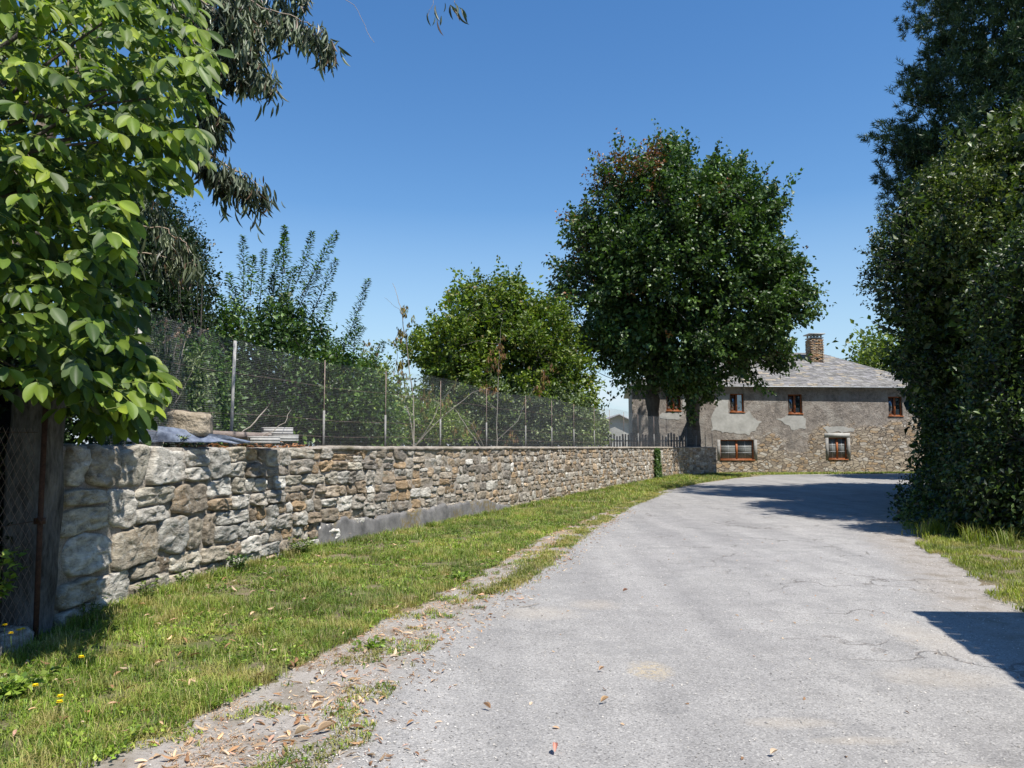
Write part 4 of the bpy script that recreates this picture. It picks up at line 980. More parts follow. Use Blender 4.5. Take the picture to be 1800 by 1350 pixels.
shoots = [((425, 590), (402, 480)), ((430, 560), (427, 415)), ((455, 560), (465, 438)), ((490, 560), (500, 398)), ((505, 520), (520, 470)), ((520, 500), (550, 408)), ((530, 520), (592, 408)), ((545, 560), (592, 455)), ((560, 590), (588, 515)), ((600, 620), (648, 490)), ((480, 520), (488, 440)), ((440, 520), (445, 450)), ((620, 640), (628, 560)), ((412, 610), (388, 520)), ((500, 480), (502, 410)), ((515, 560), (560, 470)), ((580, 640), (640, 575)), ((470, 600), (480, 480)), ((640, 660), (675, 600))]
m = MB(); sp_, sd_, su_ = [], [], []
for (a, b_) in shoots:
    Ys = YA+rng.uniform(-0.8, 0.8); a = at(*a, Ys); b_ = at(*b_, Ys+rng.uniform(-.2, .2)); mid = a.lerp(b_, 0.5)+Vector(rng.normal(size=3)*0.03)
    pts = [a*(1-t)**2+mid*2*t*(1-t)+b_*t*t for t in np.linspace(0, 1, 8)]; m.tube(pts, [0.012*(1-k/7.5) for k in range(8)], 4, cap=False)
    ax = np.array((b_-a).normalized()); n = int((b_-a).length*150)
    for k in range(n):
        t = k/n*0.98+0.02; p = np.array(a*(1-t)**2+mid*2*t*(1-t)+b_*t*t); ang = k*2.4+rng.normal()*0.4
        side = nrm(np.cross(ax, [math.cos(ang), math.sin(ang), 0.1])); w = 0.20*(1-t)**0.8+0.0
        sp_.append(p+side*rng.random()*w); sd_.append(side+ax*0.55+np.array([0, 0, -0.15])); su_.append(ax+np.array([0, 0, 0.4])+rng.normal(size=3)*.3)
sp_, sd_, su_ = map(np.array, (sp_, sd_, su_)); s = rng.uniform(0.7, 1.15, len(sp_))
Pd.append(scat(TS, sp_, nrm(sd_), nrm(su_), 0.10*s, 0.056*s, pick(G3, len(sp_), 1)))
put(ap, 'crown', Pd, M['leaf_glossy'])
trunk_tube(m, [(-4.6, YA, 1.2), (-4.58, YA, 1.8), (-4.55, YA, 2.4), (-4.5, YA, 3.1)], [0.10, 0.085, 0.06, 0.02]); nodes = limbs(m, (-4.58, YA, 1.75), Q, 30, 0.035, seed=5, tip=0.006)
twigs(m, nodes, Q, A, 0.3, 0.006, 1.0, 0.3); m.build('trunk', M['bark'], ap, smooth=True)

# ------------------------------------------------------------------ generic shrubs and trees
def shrub(name, label, cat, poly, Y, depth, n, m_, L, lL, lW, cols, base=None, mat='leaf', trunk_r=0.05, T=TS, droop=0.3, spread=0.8, jit=0.1, up=(0, 0, 0.3), inner=0.5, group=None, z0=1.42, nl=16, shell=0.6, innersize=1.6):
    P0 = np.array(poly, float); bx = base[0] if base else at(P0[:, 0].mean(), 700, Y).x
    r_ = empty(name, (bx, Y, z0), label, cat, group)
    Q, A = crown_pts(poly, Y, depth, n, shell); A = nrm(A+rng.normal(size=A.shape)*0.4+np.array(up))
    ps = [sprays(Q, A, m_, L, lL, lW, spread, droop, cols, T=T, jit=jit)]
    if inner > 0:
        q, a = crown_pts(poly, Y, depth*0.7, int(n*inner), 0.1, inner=True); ps.append(sprays(q, a, m_, L*1.3, lL*innersize, lW*innersize, spread, droop, cols, T=T, jit=jit*2))
    put(r_, 'crown', ps, M[mat])
    m = MB(); top = Q[:, 2].max(); zt = z0+(top-z0)*0.75
    trunk_tube(m, [(bx, Y, z0-0.2), (bx+0.03, Y, z0+(zt-z0)*0.35), (bx+0.05, Y, z0+(zt-z0)*0.7), (bx+0.05, Y, zt)], [trunk_r, trunk_r*0.8, trunk_r*0.5, trunk_r*0.15], 8)
    nodes = limbs(m, (bx+0.02, Y, z0+(zt-z0)*0.2), Q, nl, trunk_r*0.45, seed=len(name)+n, n_sides=5, tip=0.005); twigs(m, nodes, Q, A, L, max(0.004, trunk_r*0.06), L*5, 0.3)
    m.build('trunk', M['bark'], r_, smooth=True); return r_
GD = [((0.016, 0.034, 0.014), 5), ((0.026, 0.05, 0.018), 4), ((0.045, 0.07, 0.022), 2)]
GB = [((0.16, 0.22, 0.05), 4), ((0.22, 0.29, 0.08), 3), ((0.08, 0.13, 0.03), 3), ((0.2, 0.16, 0.06), 1), ((0.14, 0.20, 0.035), 2)]
GG = [((0.16, 0.21, 0.10), 4), ((0.24, 0.30, 0.17), 3), ((0.05, 0.08, 0.035), 3), ((0.2, 0.24, 0.14), 1)]
shrub('plum_tree', 'very dark small leaved plum tree behind the walnut leaves and left of the apple tree', 'tree', [(215, 380), (255, 345), (275, 335), (290, 370), (305, 400), (330, 430), (345, 480), (350, 520), (365, 580), (372, 640), (380, 780), (200, 780), (200, 500)], 16.5, 1.8, 1500, 24, 0.38, 0.075, 0.045, GD, mat='leaf_glossy', trunk_r=0.12, jit=0.1, up=(0.3, 0, 0.5))
shrub('plum_sapling', 'thin sprigs of a dark plum sapling reaching up beside the dark plum tree', 'tree', [(300, 420), (330, 395), (352, 372), (338, 420), (362, 430), (345, 470), (355, 560), (395, 590), (392, 660), (330, 660), (290, 560)], 15.6, 0.6, 90, 14, 0.35, 0.06, 0.032, GD, trunk_r=0.04, inner=0, up=(0.4, 0, 0.7))
shrub('garden_shrub', 'dense green shrub behind the net between boulder and first tall post', 'shrub', [(215, 620), (280, 610), (360, 620), (400, 650), (400, 783), (215, 783)], 12.6, 1.1, 420, 16, 0.26, 0.06, 0.04, G3, trunk_r=0.05, up=(0, 0, .3))
shrub('elder_shrub', 'dark elder shrub between the concrete pillar and the boulder behind the net', 'shrub', [(60, 600), (120, 560), (200, 560), (260, 600), (300, 660), (330, 720), (330, 783), (60, 783)], 13.2, 1.0, 420, 20, 0.3, 0.09, 0.055, G3+GD, trunk_r=0.06)
shrub('hazel_shrub', 'mid green hazel shrub behind the net right of the apple tree', 'shrub', [(560, 660), (600, 640), (640, 640), (672, 655), (690, 700), (692, 783), (540, 783)], 17.5, 1.2, 420, 18, 0.28, 0.075, 0.05, GB, trunk_r=0.05)
shrub('bramble_shrub', 'low yellowish shrub behind the net between hazel shrub and dry saplings', 'shrub', [(680, 730), (720, 700), (760, 720), (800, 735), (830, 783), (675, 783)], 22, 1.2, 220, 18, 0.3, 0.07, 0.045, GB, trunk_r=0.03)
shrub('grey_green_shrub', 'grey green shrub behind the net under the round tree', 'shrub', [(760, 700), (840, 670), (900, 665), (960, 680), (1010, 690), (1045, 720), (1055, 783), (760, 783)], 29.5, 1.5, 620, 18, 0.34, 0.10, 0.065, GG, trunk_r=0.05)
shrub('viburnum_shrub', 'small grey green shrub behind the net left of the grey shed', 'shrub', [(1000, 740), (1030, 725), (1058, 735), (1062, 783), (990, 783)], 33, 0.8, 130, 14, 0.3, 0.12, 0.08, GG, trunk_r=0.03)
shrub('yellow_green_tree', 'yellow green leafy tree rising behind the right end of the farmhouse roof', 'tree', [(1505, 640), (1512, 618), (1540, 600), (1560, 597), (1600, 600), (1650, 610), (1700, 640), (1700, 800), (1560, 800), (1530, 700)], 72, 4, 520, 26, 1.2, 0.34, 0.22, [((0.16, 0.21, 0.03), 4), ((0.12, 0.17, 0.03), 4), ((0.07, 0.11, 0.02), 2)], trunk_r=0.3, jit=0.5, z0=0)
# tall background hedge row glimpsed low through the net
shrub('far_hedge', 'distant dark hedge low behind the net and dry saplings', 'hedge', [(380, 640), (600, 690), (700, 700), (760, 735), (1010, 745), (1010, 790), (380, 790)], 46, 2, 420, 22, 1.0, 0.26, 0.18, GD+[((0.07, 0.1, 0.03), 4)], trunk_r=0.15, jit=0.4, z0=1.42)
# buddleia with pale dried flower heads
bd = empty('buddleia', (-5.3, 11.6, 1.42), 'buddleia shrub with pale pink brown dried flower heads behind the net', 'shrub')
Q, A = crown_pts([(205, 640), (225, 600), (265, 590), (300, 600), (335, 640), (350, 700), (340, 775), (210, 775)], 11.4, 0.6, 150, 0.6); A = nrm(A+np.array([0, 0, .5]))
put(bd, 'crown', [sprays(Q, A, 16, 0.25, 0.10, 0.028, 0.7, 0.3, GG, jit=0.07)], M['leaf'])
fq = np.array([tuple(at(x, y, 11.2+rng.uniform(-.4, .3))) for x, y in ((262, 598), (275, 588), (290, 583), (305, 578), (312, 592), (322, 600), (296, 600), (280, 606), (250, 590), (318, 612), (306, 612), (238, 606), (328, 590), (290, 592))])
fa = nrm(np.array([0.5, 0, 0.6])+rng.normal(size=fq.shape)*0.35)
put(bd, 'flower_head', [sprays(fq, fa, 60, 0.16, 0.022, 0.016, 0.9, 0, [((0.50, 0.36, 0.30), 4), ((0.62, 0.50, 0.43), 3), ((0.36, 0.24, 0.19), 2)], jit=0.018)], M['dry'])
m = MB(); nodes = limbs(m, (-5.3, 11.5, 1.4), Q, 14, 0.018, seed=3, tip=0.004); 
for q in fq: m.tube([(-5.3, 11.5, 1.4), ((-5.3+q[0])/2, 11.4, 2.3), tuple(q)], [0.012, 0.008, 0.004], 4)
m.build('stem', M['twig'], bd)

# ------------------------------------------------------------------ dry cut saplings behind the net
GW = [((0.22, 0.12, 0.05), 4), ((0.30, 0.18, 0.08), 3), ((0.15, 0.15, 0.04), 2), ((0.16, 0.09, 0.06), 2)]
GV = [((0.17, 0.15, 0.04), 3), ((0.22, 0.17, 0.06), 3), ((0.10, 0.12, 0.03), 3), ((0.28, 0.18, 0.08), 2)]
def dry(label, paths, leaves, Y, cols, base):
    r_ = empty('dry_sapling', (at(base[0], base[1], Y).x, Y, 1.42), label, 'sapling', 'dry saplings behind the net')
    m = MB()
    for (pl_, r0) in paths:
        pts = [at(p[0], p[1], Y+0.15*math.sin(i*1.7+r0*300)) for i, p in enumerate(pl_)]; f = []
        for a, b_ in zip(pts[:-1], pts[1:]):
            for k in range(4): f.append(a.lerp(b_, k/4)+Vector(rng.normal(size=3)*0.008))
        f.append(pts[-1]); m.tube(f, [max(0.003, r0*(1-0.75*k/len(f))) for k in range(len(f))], 5, cap=False)
    m.build('stem', M['twig'], r_)
    q = np.array([tuple(at(x, y, Y+rng.uniform(-.15, .15))) for x, y, n in leaves for _ in range(n)])+rng.normal(size=(sum(n for *_, n in leaves), 3))*np.array([0.05, 0.05, 0.08])
    a = np.tile(np.array([0, 0, -1.0]), (len(q), 1))+rng.normal(size=q.shape)*0.25
    put(r_, 'withered_leaves', [sprays(q, nrm(a), 7, 0.12, 0.115, 0.038, 0.25, 0.7, cols, jit=0.035)], M['dry']); return r_
dry('tall dry sapling with small brown leaf tufts against the sky left of the round tree', [([(728, 790), (727, 700), (715, 610), (708, 560), (702, 530), (690, 498)], 0.018), ([(728, 790), (722, 740), (705, 690), (696, 640), (700, 590)], 0.014), ([(704, 545), (690, 535), (676, 523)], 0.005)], [(708, 540, 4), (712, 548, 3), (725, 552, 2), (702, 578, 5), (704, 590, 5), (702, 640, 5), (708, 655, 6), (703, 670, 4), (640, 602, 2), (660, 608, 2), (650, 605, 2), (700, 630, 4)], 18.5, GV, (728, 785))
dry('spreading dry sapling with long bare forked branches behind the net fence', [([(728, 785), (770, 740), (830, 690), (865, 680)], 0.014), ([(728, 785), (700, 760), (680, 735)], 0.01), ([(730, 785), (760, 740), (770, 715), (805, 665)], 0.012), ([(845, 785), (820, 750), (800, 720), (765, 705)], 0.012), ([(850, 785), (830, 745), (815, 738), (775, 742)], 0.008)], [(745, 690, 5), (750, 700, 5), (760, 680, 3), (800, 675, 3), (785, 705, 4), (790, 695, 3), (745, 715, 4), (835, 745, 3), (800, 750, 4), (820, 760, 3)], 20.5, GV, (728, 785))
dry('slender dry sapling with hanging rust brown leaves in front of the round tree', [([(873, 790), (874, 720), (877, 640), (880, 580), (884, 560)], 0.015), ([(873, 720), (850, 700), (830, 688)], 0.008), ([(873, 775), (910, 740), (925, 705), (940, 680)], 0.012), ([(877, 605), (840, 600), (810, 607)], 0.004)], [(880, 605, 6), (880, 625, 7), (862, 620, 5), (866, 632, 5), (860, 645, 3), (878, 645, 5), (884, 590, 3), (850, 680, 6), (858, 678, 6), (870, 684, 4), (955, 670, 5), (960, 660, 4), (948, 680, 4), (900, 758, 5), (905, 768, 4), (925, 700, 3), (845, 755, 5), (890, 775, 4), (968, 640, 3), (955, 648, 3)], 25.0, GW, (873, 785))
dry('low leaning dead branches crossing behind the net beside the concrete blocks', [([(403, 778), (440, 748), (470, 715), (480, 700)], 0.014), ([(405, 782), (460, 770), (500, 740), (512, 720)], 0.010), ([(400, 785), (450, 775), (480, 765)], 0.008)], [(430, 775, 2), (415, 780, 2)], 10.6, GW, (405, 785))

# ------------------------------------------------------------------ dead leaf debris on the wall top
def litter(P, L, cols, name='fallen_leaves', mat='dry', wr=0.3):
    n = len(P); a = rng.uniform(0, 2*math.pi, n); D = np.stack([np.cos(a), np.sin(a), rng.normal(size=n)*0.12], 1); U = np.stack([rng.normal(size=n)*0.3, rng.normal(size=n)*0.3, np.where(rng.random(n) < 0.75, 1, -1)], 1)
    s = rng.uniform(0.5, 1.2, n); return scat(TE, P, nrm(D), nrm(U), L*s, L*wr*s*rng.uniform(0.7, 1.4, n), pick(cols, n, 1))
TAN = [((0.52, 0.36, 0.24), 4), ((0.62, 0.46, 0.33), 4), ((0.40, 0.24, 0.14), 3), ((0.30, 0.17, 0.10), 2), ((0.70, 0.56, 0.44), 2), ((0.55, 0.34, 0.27), 2)]
pts = []
for _ in range(150):
    s = rng.uniform(s_at_px(340), s_at_px(560)); x, y = fpos(s); pts.append((x+rng.uniform(-0.15, 0.15), y, 1.60+abs(rng.normal())*0.03))
tag(mesh_np('leaf_debris', *merge([litter(np.array(pts), 0.09, [((0.32, 0.14, 0.08), 3), ((0.42, 0.25, 0.15), 2)])])[:2], M['dry'], np.tile([0.36, 0.19, 0.11], (150*25, 1))), 'reddish brown dead leaf debris on the wall top by the boulder', 'leaves', kind='stuff')

# ------------------------------------------------------------------ eucalyptus
GE = [((0.07, 0.095, 0.06), 4), ((0.12, 0.145, 0.09), 4), ((0.20, 0.24, 0.17), 2.5), ((0.045, 0.055, 0.04), 2.5), ((0.13, 0.085, 0.06), 1)]
eu = empty('eucalyptus_tree', (-8.6, 11.5, 1.42), 'eucalyptus with pale trunk and hanging narrow grey green leaves behind the walnut', 'tree')
m = MB(); trunk_tube(m, [(-8.6, 11.5, 1.3), (-8.2, 11.5, 3.5), (-7.5, 11.4, 5.5), (-6.6, 11.3, 7.5), (-5.8, 11.2, 9.4)], [0.24, 0.21, 0.18, 0.13, 0.08], 14)
trunk_tube(m, [(-7.9, 11.5, 3.8), (-7.4, 11.3, 4.6), (-6.1, 11.0, 5.2), (-5.4, 10.8, 5.0)], [0.16, 0.12, 0.07, 0.02], 8)
strands = []
def strand(path, n, Y, r=0.012):
    pts = [at(x, y, Y) for x, y in path]; f = []
    for a, b_ in zip(pts[:-1], pts[1:]):
        for k in range(5): f.append(a.lerp(b_, k/5)+Vector(rng.normal(size=3)*0.012))
    f.append(pts[-1]); m.tube(f, [max(0.0025, r*(1-0.8*k/len(f))) for k in range(len(f))], 5, cap=False)
    for _ in range(n):
        t = rng.random()**0.7*(len(f)-1.01); i = int(t); strands.append(tuple(f[i].lerp(f[i+1], t-i)))
YE = 8.6
strand([(180, -60), (330, -30), (430, 0), (510, 25), (560, 50), (580, 85)], 46, YE)
strand([(300, -60), (420, -10), (470, 20), (520, 40), (575, 70)], 40, YE+0.3)
strand([(300, -40), (380, 20), (420, 70), (450, 110), (475, 140)], 50, YE-0.2)
strand([(280, -20), (350, 40), (390, 90), (410, 120), (440, 130)], 46, YE+0.2)
strand([(260, 0), (320, 70), (355, 120), (372, 180), (385, 215)], 52, YE)
strand([(250, 40), (310, 120), (350, 190), (382, 225)], 36, YE+0.4)
strand([(200, 150), (300, 220), (370, 275), (420, 300), (470, 335)], 44, YE)
strand([(240, 200), (310, 240), (350, 265), (378, 300), (400, 320)], 44, YE+0.2)
strand([(370, 275), (405, 295), (440, 325), (445, 350)], 14, YE)
strand([(150, 330), (230, 395), (290, 400), (320, 420), (345, 470)], 16, YE-0.2)
strand([(150, 400), (240, 445), (310, 455), (345, 465)], 16, YE)
strand([(180, 300), (240, 330), (275, 360), (290, 400)], 12, YE+0.3)
strand([(760, -60), (770, -20), (760, 10), (752, 30)], 1, YE, 0.004); strand([(790, -60), (797, -10), (800, 8)], 1, YE, 0.003)
for (x0, y0) in ((300, 20), (340, 0), (380, -20), (410, 10), (330, 60), (360, 40), (440, 10), (480, 0), (400, 50), (310, 90)):
    strand([(x0, y0-40), (x0+25, y0), (x0+45, y0+50)], 34, YE+rng.uniform(-0.3, 0.8))
for _ in range(14):
    x0 = rng.uniform(100, 480); y0 = rng.uniform(-150, -20); strand([(x0, y0), (x0+40, y0+30), (x0+60, y0+80)], 26, YE+rng.uniform(0, 1.5))
strand([(520, -60), (590, -20), (630, 20), (658, 75)], 0, YE, 0.005); strand([(540, 60), (560, 100), (572, 130)], 0, YE, 0.003)
sQ = np.array(strands); sA = nrm(np.tile([0.1, 0, -1.0], (len(sQ), 1))+rng.normal(size=sQ.shape)*0.22)
put(eu, 'crown', [sprays(sQ, sA, 8, 0.18, 0.145, 0.027, 0.42, 0.7, GE, T=TE, jit=0.07, up=0.1, size_var=0.45)], M['leaf_glossy'])
m.build('trunk', M['bark_pale'], eu, smooth=True)

# ------------------------------------------------------------------ walnut tree overhanging from the left
GN = [((0.12, 0.19, 0.027), 5), ((0.19, 0.27, 0.035), 5), ((0.26, 0.33, 0.04), 1.8), ((0.065, 0.115, 0.028), 5), ((0.14, 0.19, 0.08), 1.5)]
wa = empty('walnut_tree', (-5.6, 5.6, 0.0), 'walnut tree with large bright green drooping leaflets overhanging from the left', 'tree')
polyW = [(-260, -120), (300, -120), (330, -20), (345, 40), (370, 110), (345, 150), (360, 200), (330, 235), (350, 265), (330, 300), (300, 330), (215, 335), (240, 380), (200, 400), (205, 430), (175, 455), (225, 480), (245, 500), (225, 530), (200, 560), (215, 600), (240, 625), (265, 660), (275, 705), (235, 720), (190, 735), (150, 700), (110, 670), (60, 680), (-60, 690), (-260, 700)]
def walnut_clusters(n, poly, Ya, Yb):
    poly = np.array(poly, float); lo, hi = poly.min(0), poly.max(0); q = rng.uniform(lo, hi, size=(n*4, 2)); q = q[inside(q, poly)][:n]
    Y = rng.uniform(Ya, Yb, len(q)); return np.array([tuple(at(x, y, yy)) for (x, y), yy in zip(q, Y)])
Wq = np.vstack([walnut_clusters(720, polyW, 4.9, 6.2), walnut_clusters(620, polyW, 6.0, 7.4), walnut_clusters(420, [(90, 600), (215, 590), (262, 640), (275, 700), (250, 740), (190, 755), (140, 720), (105, 690)], 5.9, 6.7)[:95], walnut_clusters(800, [(-100, -60), (290, -60), (300, 200), (240, 300), (190, 480), (150, 640), (-100, 640)], 7.4, 8.4)])
# clusters that draw the right outline
for (x, y) in [(340, 20), (350, 60), (345, 105), (335, 90), (330, 215), (340, 235), (320, 250), (330, 150), (300, 270), (285, 300), (215, 470), (232, 500), (195, 380), (215, 560), (190, 350), (150, 640), (180, 655), (215, 670), (235, 650), (250, 640), (255, 665), (120, 655), (200, 700), (170, 690), (150, 710), (235, 690), (185, 735), (195, 745), (165, 730), (210, 725), (225, 715), (150, 725), (240, 710), (180, 750), (95, 600), (130, 610), (225, 640), (205, 640)]:
    for _ in range(2): Wq = np.vstack([Wq, [tuple(at(x-12+rng.normal()*8, y-18+rng.normal()*8, rng.uniform(5.4, 6.4)))]])
P_, D_, U_, S_ = [], [], [], []; mp = MB()
for q in Wq:
    a = rng.uniform(-1.0, 1.0) if q[0] > -3.4 else rng.uniform(-math.pi, math.pi)
    d = Vector((math.cos(a), math.sin(a)*0.8-0.25, rng.uniform(-0.55, 0.25))).normalized(); L_ = rng.uniform(0.16, 0.30); o = Vector(q)-d*L_*0.5
    sag = Vector((0, 0, -0.10*L_)); npair = rng.integers(2, 4); pts = [o, o+d*L_*0.55, o+d*L_+sag]; mp.tube(pts, [0.0032, 0.0026, 0.0016], 4, (0.25, 0.3, 0.08), cap=False)
    side = d.cross(Vector((0, 0, 1))).normalized(); upn = side.cross(d).normalized(); br = 1+rng.normal()*0.16
    for k in range(npair):
        t = (k+0.7)/(npair+0.2); p = o+d*L_*t+sag*t*t
        for sg in (-1, 1):
            dd = (side*sg*1.0+d*rng.uniform(0.25, 0.8)+Vector((0, 0, -rng.uniform(0.25, 1.35)))).normalized(); P_.append(tuple(p)); D_.append(tuple(dd)); U_.append(tuple(upn+side*sg*rng.uniform(-.2, .5)+Vector(rng.normal(size=3)*0.25)+Vector((0.3, -0.75, 0)))); S_.append(rng.uniform(0.085, 0.135)*(0.8+0.35*t))
    P_.append(tuple(o+d*L_+sag)); D_.append(tuple((d+Vector((0, 0, -rng.uniform(0.3, 1.0)))).normalized())); U_.append(tuple(upn+Vector(rng.normal(size=3)*0.25)+Vector((0.3, -0.7, 0)))); S_.append(rng.uniform(0.12, 0.16))
P_, D_, U_, S_ = map(np.array, (P_, D_, U_, S_))
S_ = S_*1.14
V, F, c = scat(TW, P_, D_, nrm(U_), S_, S_*rng.uniform(0.42, 0.56, len(S_)), pick(GN, len(S_), 1, 0.1))
print('walnut leaflets', len(P_))
mesh_np('crown', V, F, M['leaf_near'], c, wa, smooth=True)
mp.build('leaf_stalks', M['leaf_near'], wa)
m = MB(); trunk_tube(m, [(-5.6, 5.6, -0.1), (-5.5, 5.6, 1.2), (-5.3, 5.6, 2.4), (-5.0, 5.6, 3.6)], [0.2, 0.17, 0.14, 0.10]); 
for k in range(46):
    e = Vector(Wq[rng.integers(len(Wq))]); b_ = Vector((-5.3+rng.uniform(0, .3), 5.6, rng.uniform(2.0, 3.8))); c_ = b_.lerp(e, 0.55)+Vector((0, 0, 0.25+rng.random()*0.2))
    m.tube([b_*(1-t)**2+c_*2*t*(1-t)+e*t*t for t in np.linspace(0, 1, 9)], [0.035*(1-t)**1.2+0.004 for t in np.linspace(0, 1, 9)], 6, cap=False)
m.build('trunk', M['bark'], wa, smooth=True)

# dark hedge behind the chain-link fence
def box_sprays(name, label, cat, cx, cy, z0, sx, sy, sz, n, m_, L, lL, lW, cols, mat='leaf', droop=0.3, T=TS):
    q = rng.uniform(-1, 1, size=(n, 3)); k = np.argmax(np.abs(q)*rng.uniform(0.6, 1, size=q.shape), axis=1); q = q*(0.7+0.3*rng.random((n, 1)))
    A = nrm(q+np.array([0, 0, 0.5])); P = np.array([cx, cy, z0+sz])+q*np.array([sx, sy, sz])
    r_ = empty(name, (cx, cy, z0), label, cat); put(r_, 'foliage', [sprays(P, A, m_, L, lL, lW, 0.8, droop, cols, jit=0.09, T=T)], M[mat])
    m = MB(); 
    for _ in range(14):
        e = Vector(P[rng.integers(n)]); b_ = Vector((cx+rng.uniform(-.6, .6)*sx, cy+rng.uniform(-.8, .8)*sy, z0)); m.tube([b_, b_.lerp(e, 0.5)+Vector((0, 0, .15)), e], [0.03, 0.02, 0.005], 5)
    m.build('stems', M['bark'], r_); return r_
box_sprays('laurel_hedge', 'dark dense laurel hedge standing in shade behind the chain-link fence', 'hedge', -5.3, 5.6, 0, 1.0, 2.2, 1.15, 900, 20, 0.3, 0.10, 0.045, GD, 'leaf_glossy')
# near-black board screen added behind it, standing in for deep shade
sh = empty('shade_board_screen', (-7.2, 7.2, 0), 'dark board screen added as deep shade behind the laurel hedge', 'shed')
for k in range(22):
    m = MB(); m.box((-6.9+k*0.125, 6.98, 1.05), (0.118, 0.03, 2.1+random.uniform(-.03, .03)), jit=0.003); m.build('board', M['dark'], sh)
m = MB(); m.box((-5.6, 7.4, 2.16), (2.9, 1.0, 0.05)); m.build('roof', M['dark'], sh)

# ------------------------------------------------------------------ trees on the right
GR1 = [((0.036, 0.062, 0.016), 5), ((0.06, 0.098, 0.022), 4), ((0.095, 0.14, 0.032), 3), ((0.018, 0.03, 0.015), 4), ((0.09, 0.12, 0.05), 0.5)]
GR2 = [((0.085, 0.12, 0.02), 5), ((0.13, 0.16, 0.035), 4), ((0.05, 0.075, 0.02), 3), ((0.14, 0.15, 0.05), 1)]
GP = [((0.025, 0.052, 0.028), 4), ((0.045, 0.085, 0.042), 4), ((0.075, 0.125, 0.06), 3)]
YP = 22.0
pine = empty('pine_tree', (16, YP+0.5, 0), 'tall dark pine tree rising out of the top right corner of the view', 'tree')
polyP = [(1650, -120), (1660, 0), (1690, 40), (1655, 60), (1650, 95), (1690, 120), (1640, 140), (1600, 150), (1620, 180), (1660, 200), (1640, 225), (1600, 260), (1590, 290), (1625, 300), (1600, 330), (1590, 360), (1640, 390), (1680, 450), (2100, 500), (2100, -300), (1660, -300)]
Q, A = crown_pts(polyP, YP, 4.2, 2300, 0.55, dref=120, cull=-0.12, fq=1.0); A = nrm(A+np.array([-0.2, -0.2, 0.55])+rng.normal(size=A.shape)*0.25)
br = [((1700, 190), (1600, 138)), ((1700, 200), (1610, 168)), ((1680, 280), (1548, 240)), ((1680, 290), (1560, 262)), ((1690, 300), (1565, 285)), ((1700, 60), (1655, 10)), ((1720, 90), (1648, 78)), ((1700, 330), (1565, 325)), ((1640, 260), (1590, 230)), ((1720, 20), (1650, -20))]
m = MB(); q3 = []; a3 = []
for (a, b_) in br:
    Y_ = YP+rng.uniform(-1, 1); a = at(*a, Y_); b_ = at(*b_, Y_); m.tube([a, a.lerp(b_, .5)-Vector((0, 0, .08)), b_], [0.05, 0.03, 0.012], 5)
    for k in range(12):
        t = 0.25+0.75*k/11; p = a.lerp(b_, t)+Vector(rng.normal(size=3)*0.10); q3.append(tuple(p)); a3.append(tuple((b_-a).normalized()*0.9+Vector((0, 0, 0.7))+Vector(rng.normal(size=3)*0.3)))
Q = np.vstack([Q, np.array(q3)]); A = np.vstack([A, nrm(np.array(a3))])
# each cluster: several needle tufts
tuftQ = (Q[:, None, :]+rng.normal(size=(len(Q), 5, 3))*0.16).reshape(-1, 3); tuftA = nrm(np.repeat(A, 5, axis=0)+rng.normal(size=(len(Q)*5, 3))*0.35)
put(pine, 'crown', [sprays(tuftQ, tuftA, 40, 0.20, 0.17, 0.022, 0.55, -0.1, GP, T=TL, jit=0.012)], M['needle'])
trunk_tube(m, [(16, YP+0.5, -0.1), (16, YP+0.5, 3), (16, YP+0.5, 7), (16, YP+0.5, 11), (16, YP+0.5, 17)], [0.42, 0.36, 0.3, 0.22, 0.08]); limbs(m, (16, YP+0.5, 7), Q, 50, 0.09, lift=0.1, seed=8)
m.build('trunk', M['bark'], pine, smooth=True)
pi_, pa_ = crown_pts([(1700, -200), (1700, 120), (1670, 210), (1640, 290), (1650, 360), (1700, 450), (1720, 700), (2100, 700), (2100, -300)], YP, 3.2, 1700, 0.1, dref=120, inner=True); pi_ = (pi_[:, None, :]+rng.normal(size=(len(pi_), 4, 3))*0.3).reshape(-1, 3); put(pine, 'inner_crown', [sprays(pi_, nrm(np.repeat(pa_, 4, axis=0)+rng.normal(size=pi_.shape)*.4), 22, 0.3, 0.22, 0.045, 0.7, -0.1, GP, T=TL, jit=0.05)], M['needle'])

YWi = 17.4
polyS = [(1655, 300), (1690, 255), (1720, 235), (1745, 250), (1780, 215), (1830, 230), (2050, 300), (2100, 800), (2000, 950), (1665, 950), (1645, 905), (1665, 850), (1692, 810), (1700, 740), (1692, 700), (1668, 680), (1645, 650), (1635, 600), (1628, 560), (1596, 520), (1574, 470), (1572, 430), (1594, 400), (1618, 360), (1645, 340)]
polyS = ragged(polyS, 12, 22)
willow = empty('sallow_tree', (12.9, YWi+0.3, 0), 'tall bushy dark green sallow hanging over the right road edge under the pine', 'tree')
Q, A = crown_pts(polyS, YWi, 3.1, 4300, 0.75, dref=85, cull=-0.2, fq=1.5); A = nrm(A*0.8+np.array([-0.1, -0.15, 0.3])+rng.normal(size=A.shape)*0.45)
sx_ = Q[:, 0]/Q[:, 1]*FP+900; sz_ = 786-(Q[:, 2]-EYE)/Q[:, 1]*FP; lit_top = (sx_ > 1635+rng.normal(size=len(Q))*25) & (sz_ < 560+rng.normal(size=len(Q))*70)  # upper right clusters get lighter greens: sunlit crown top put into leaf colour
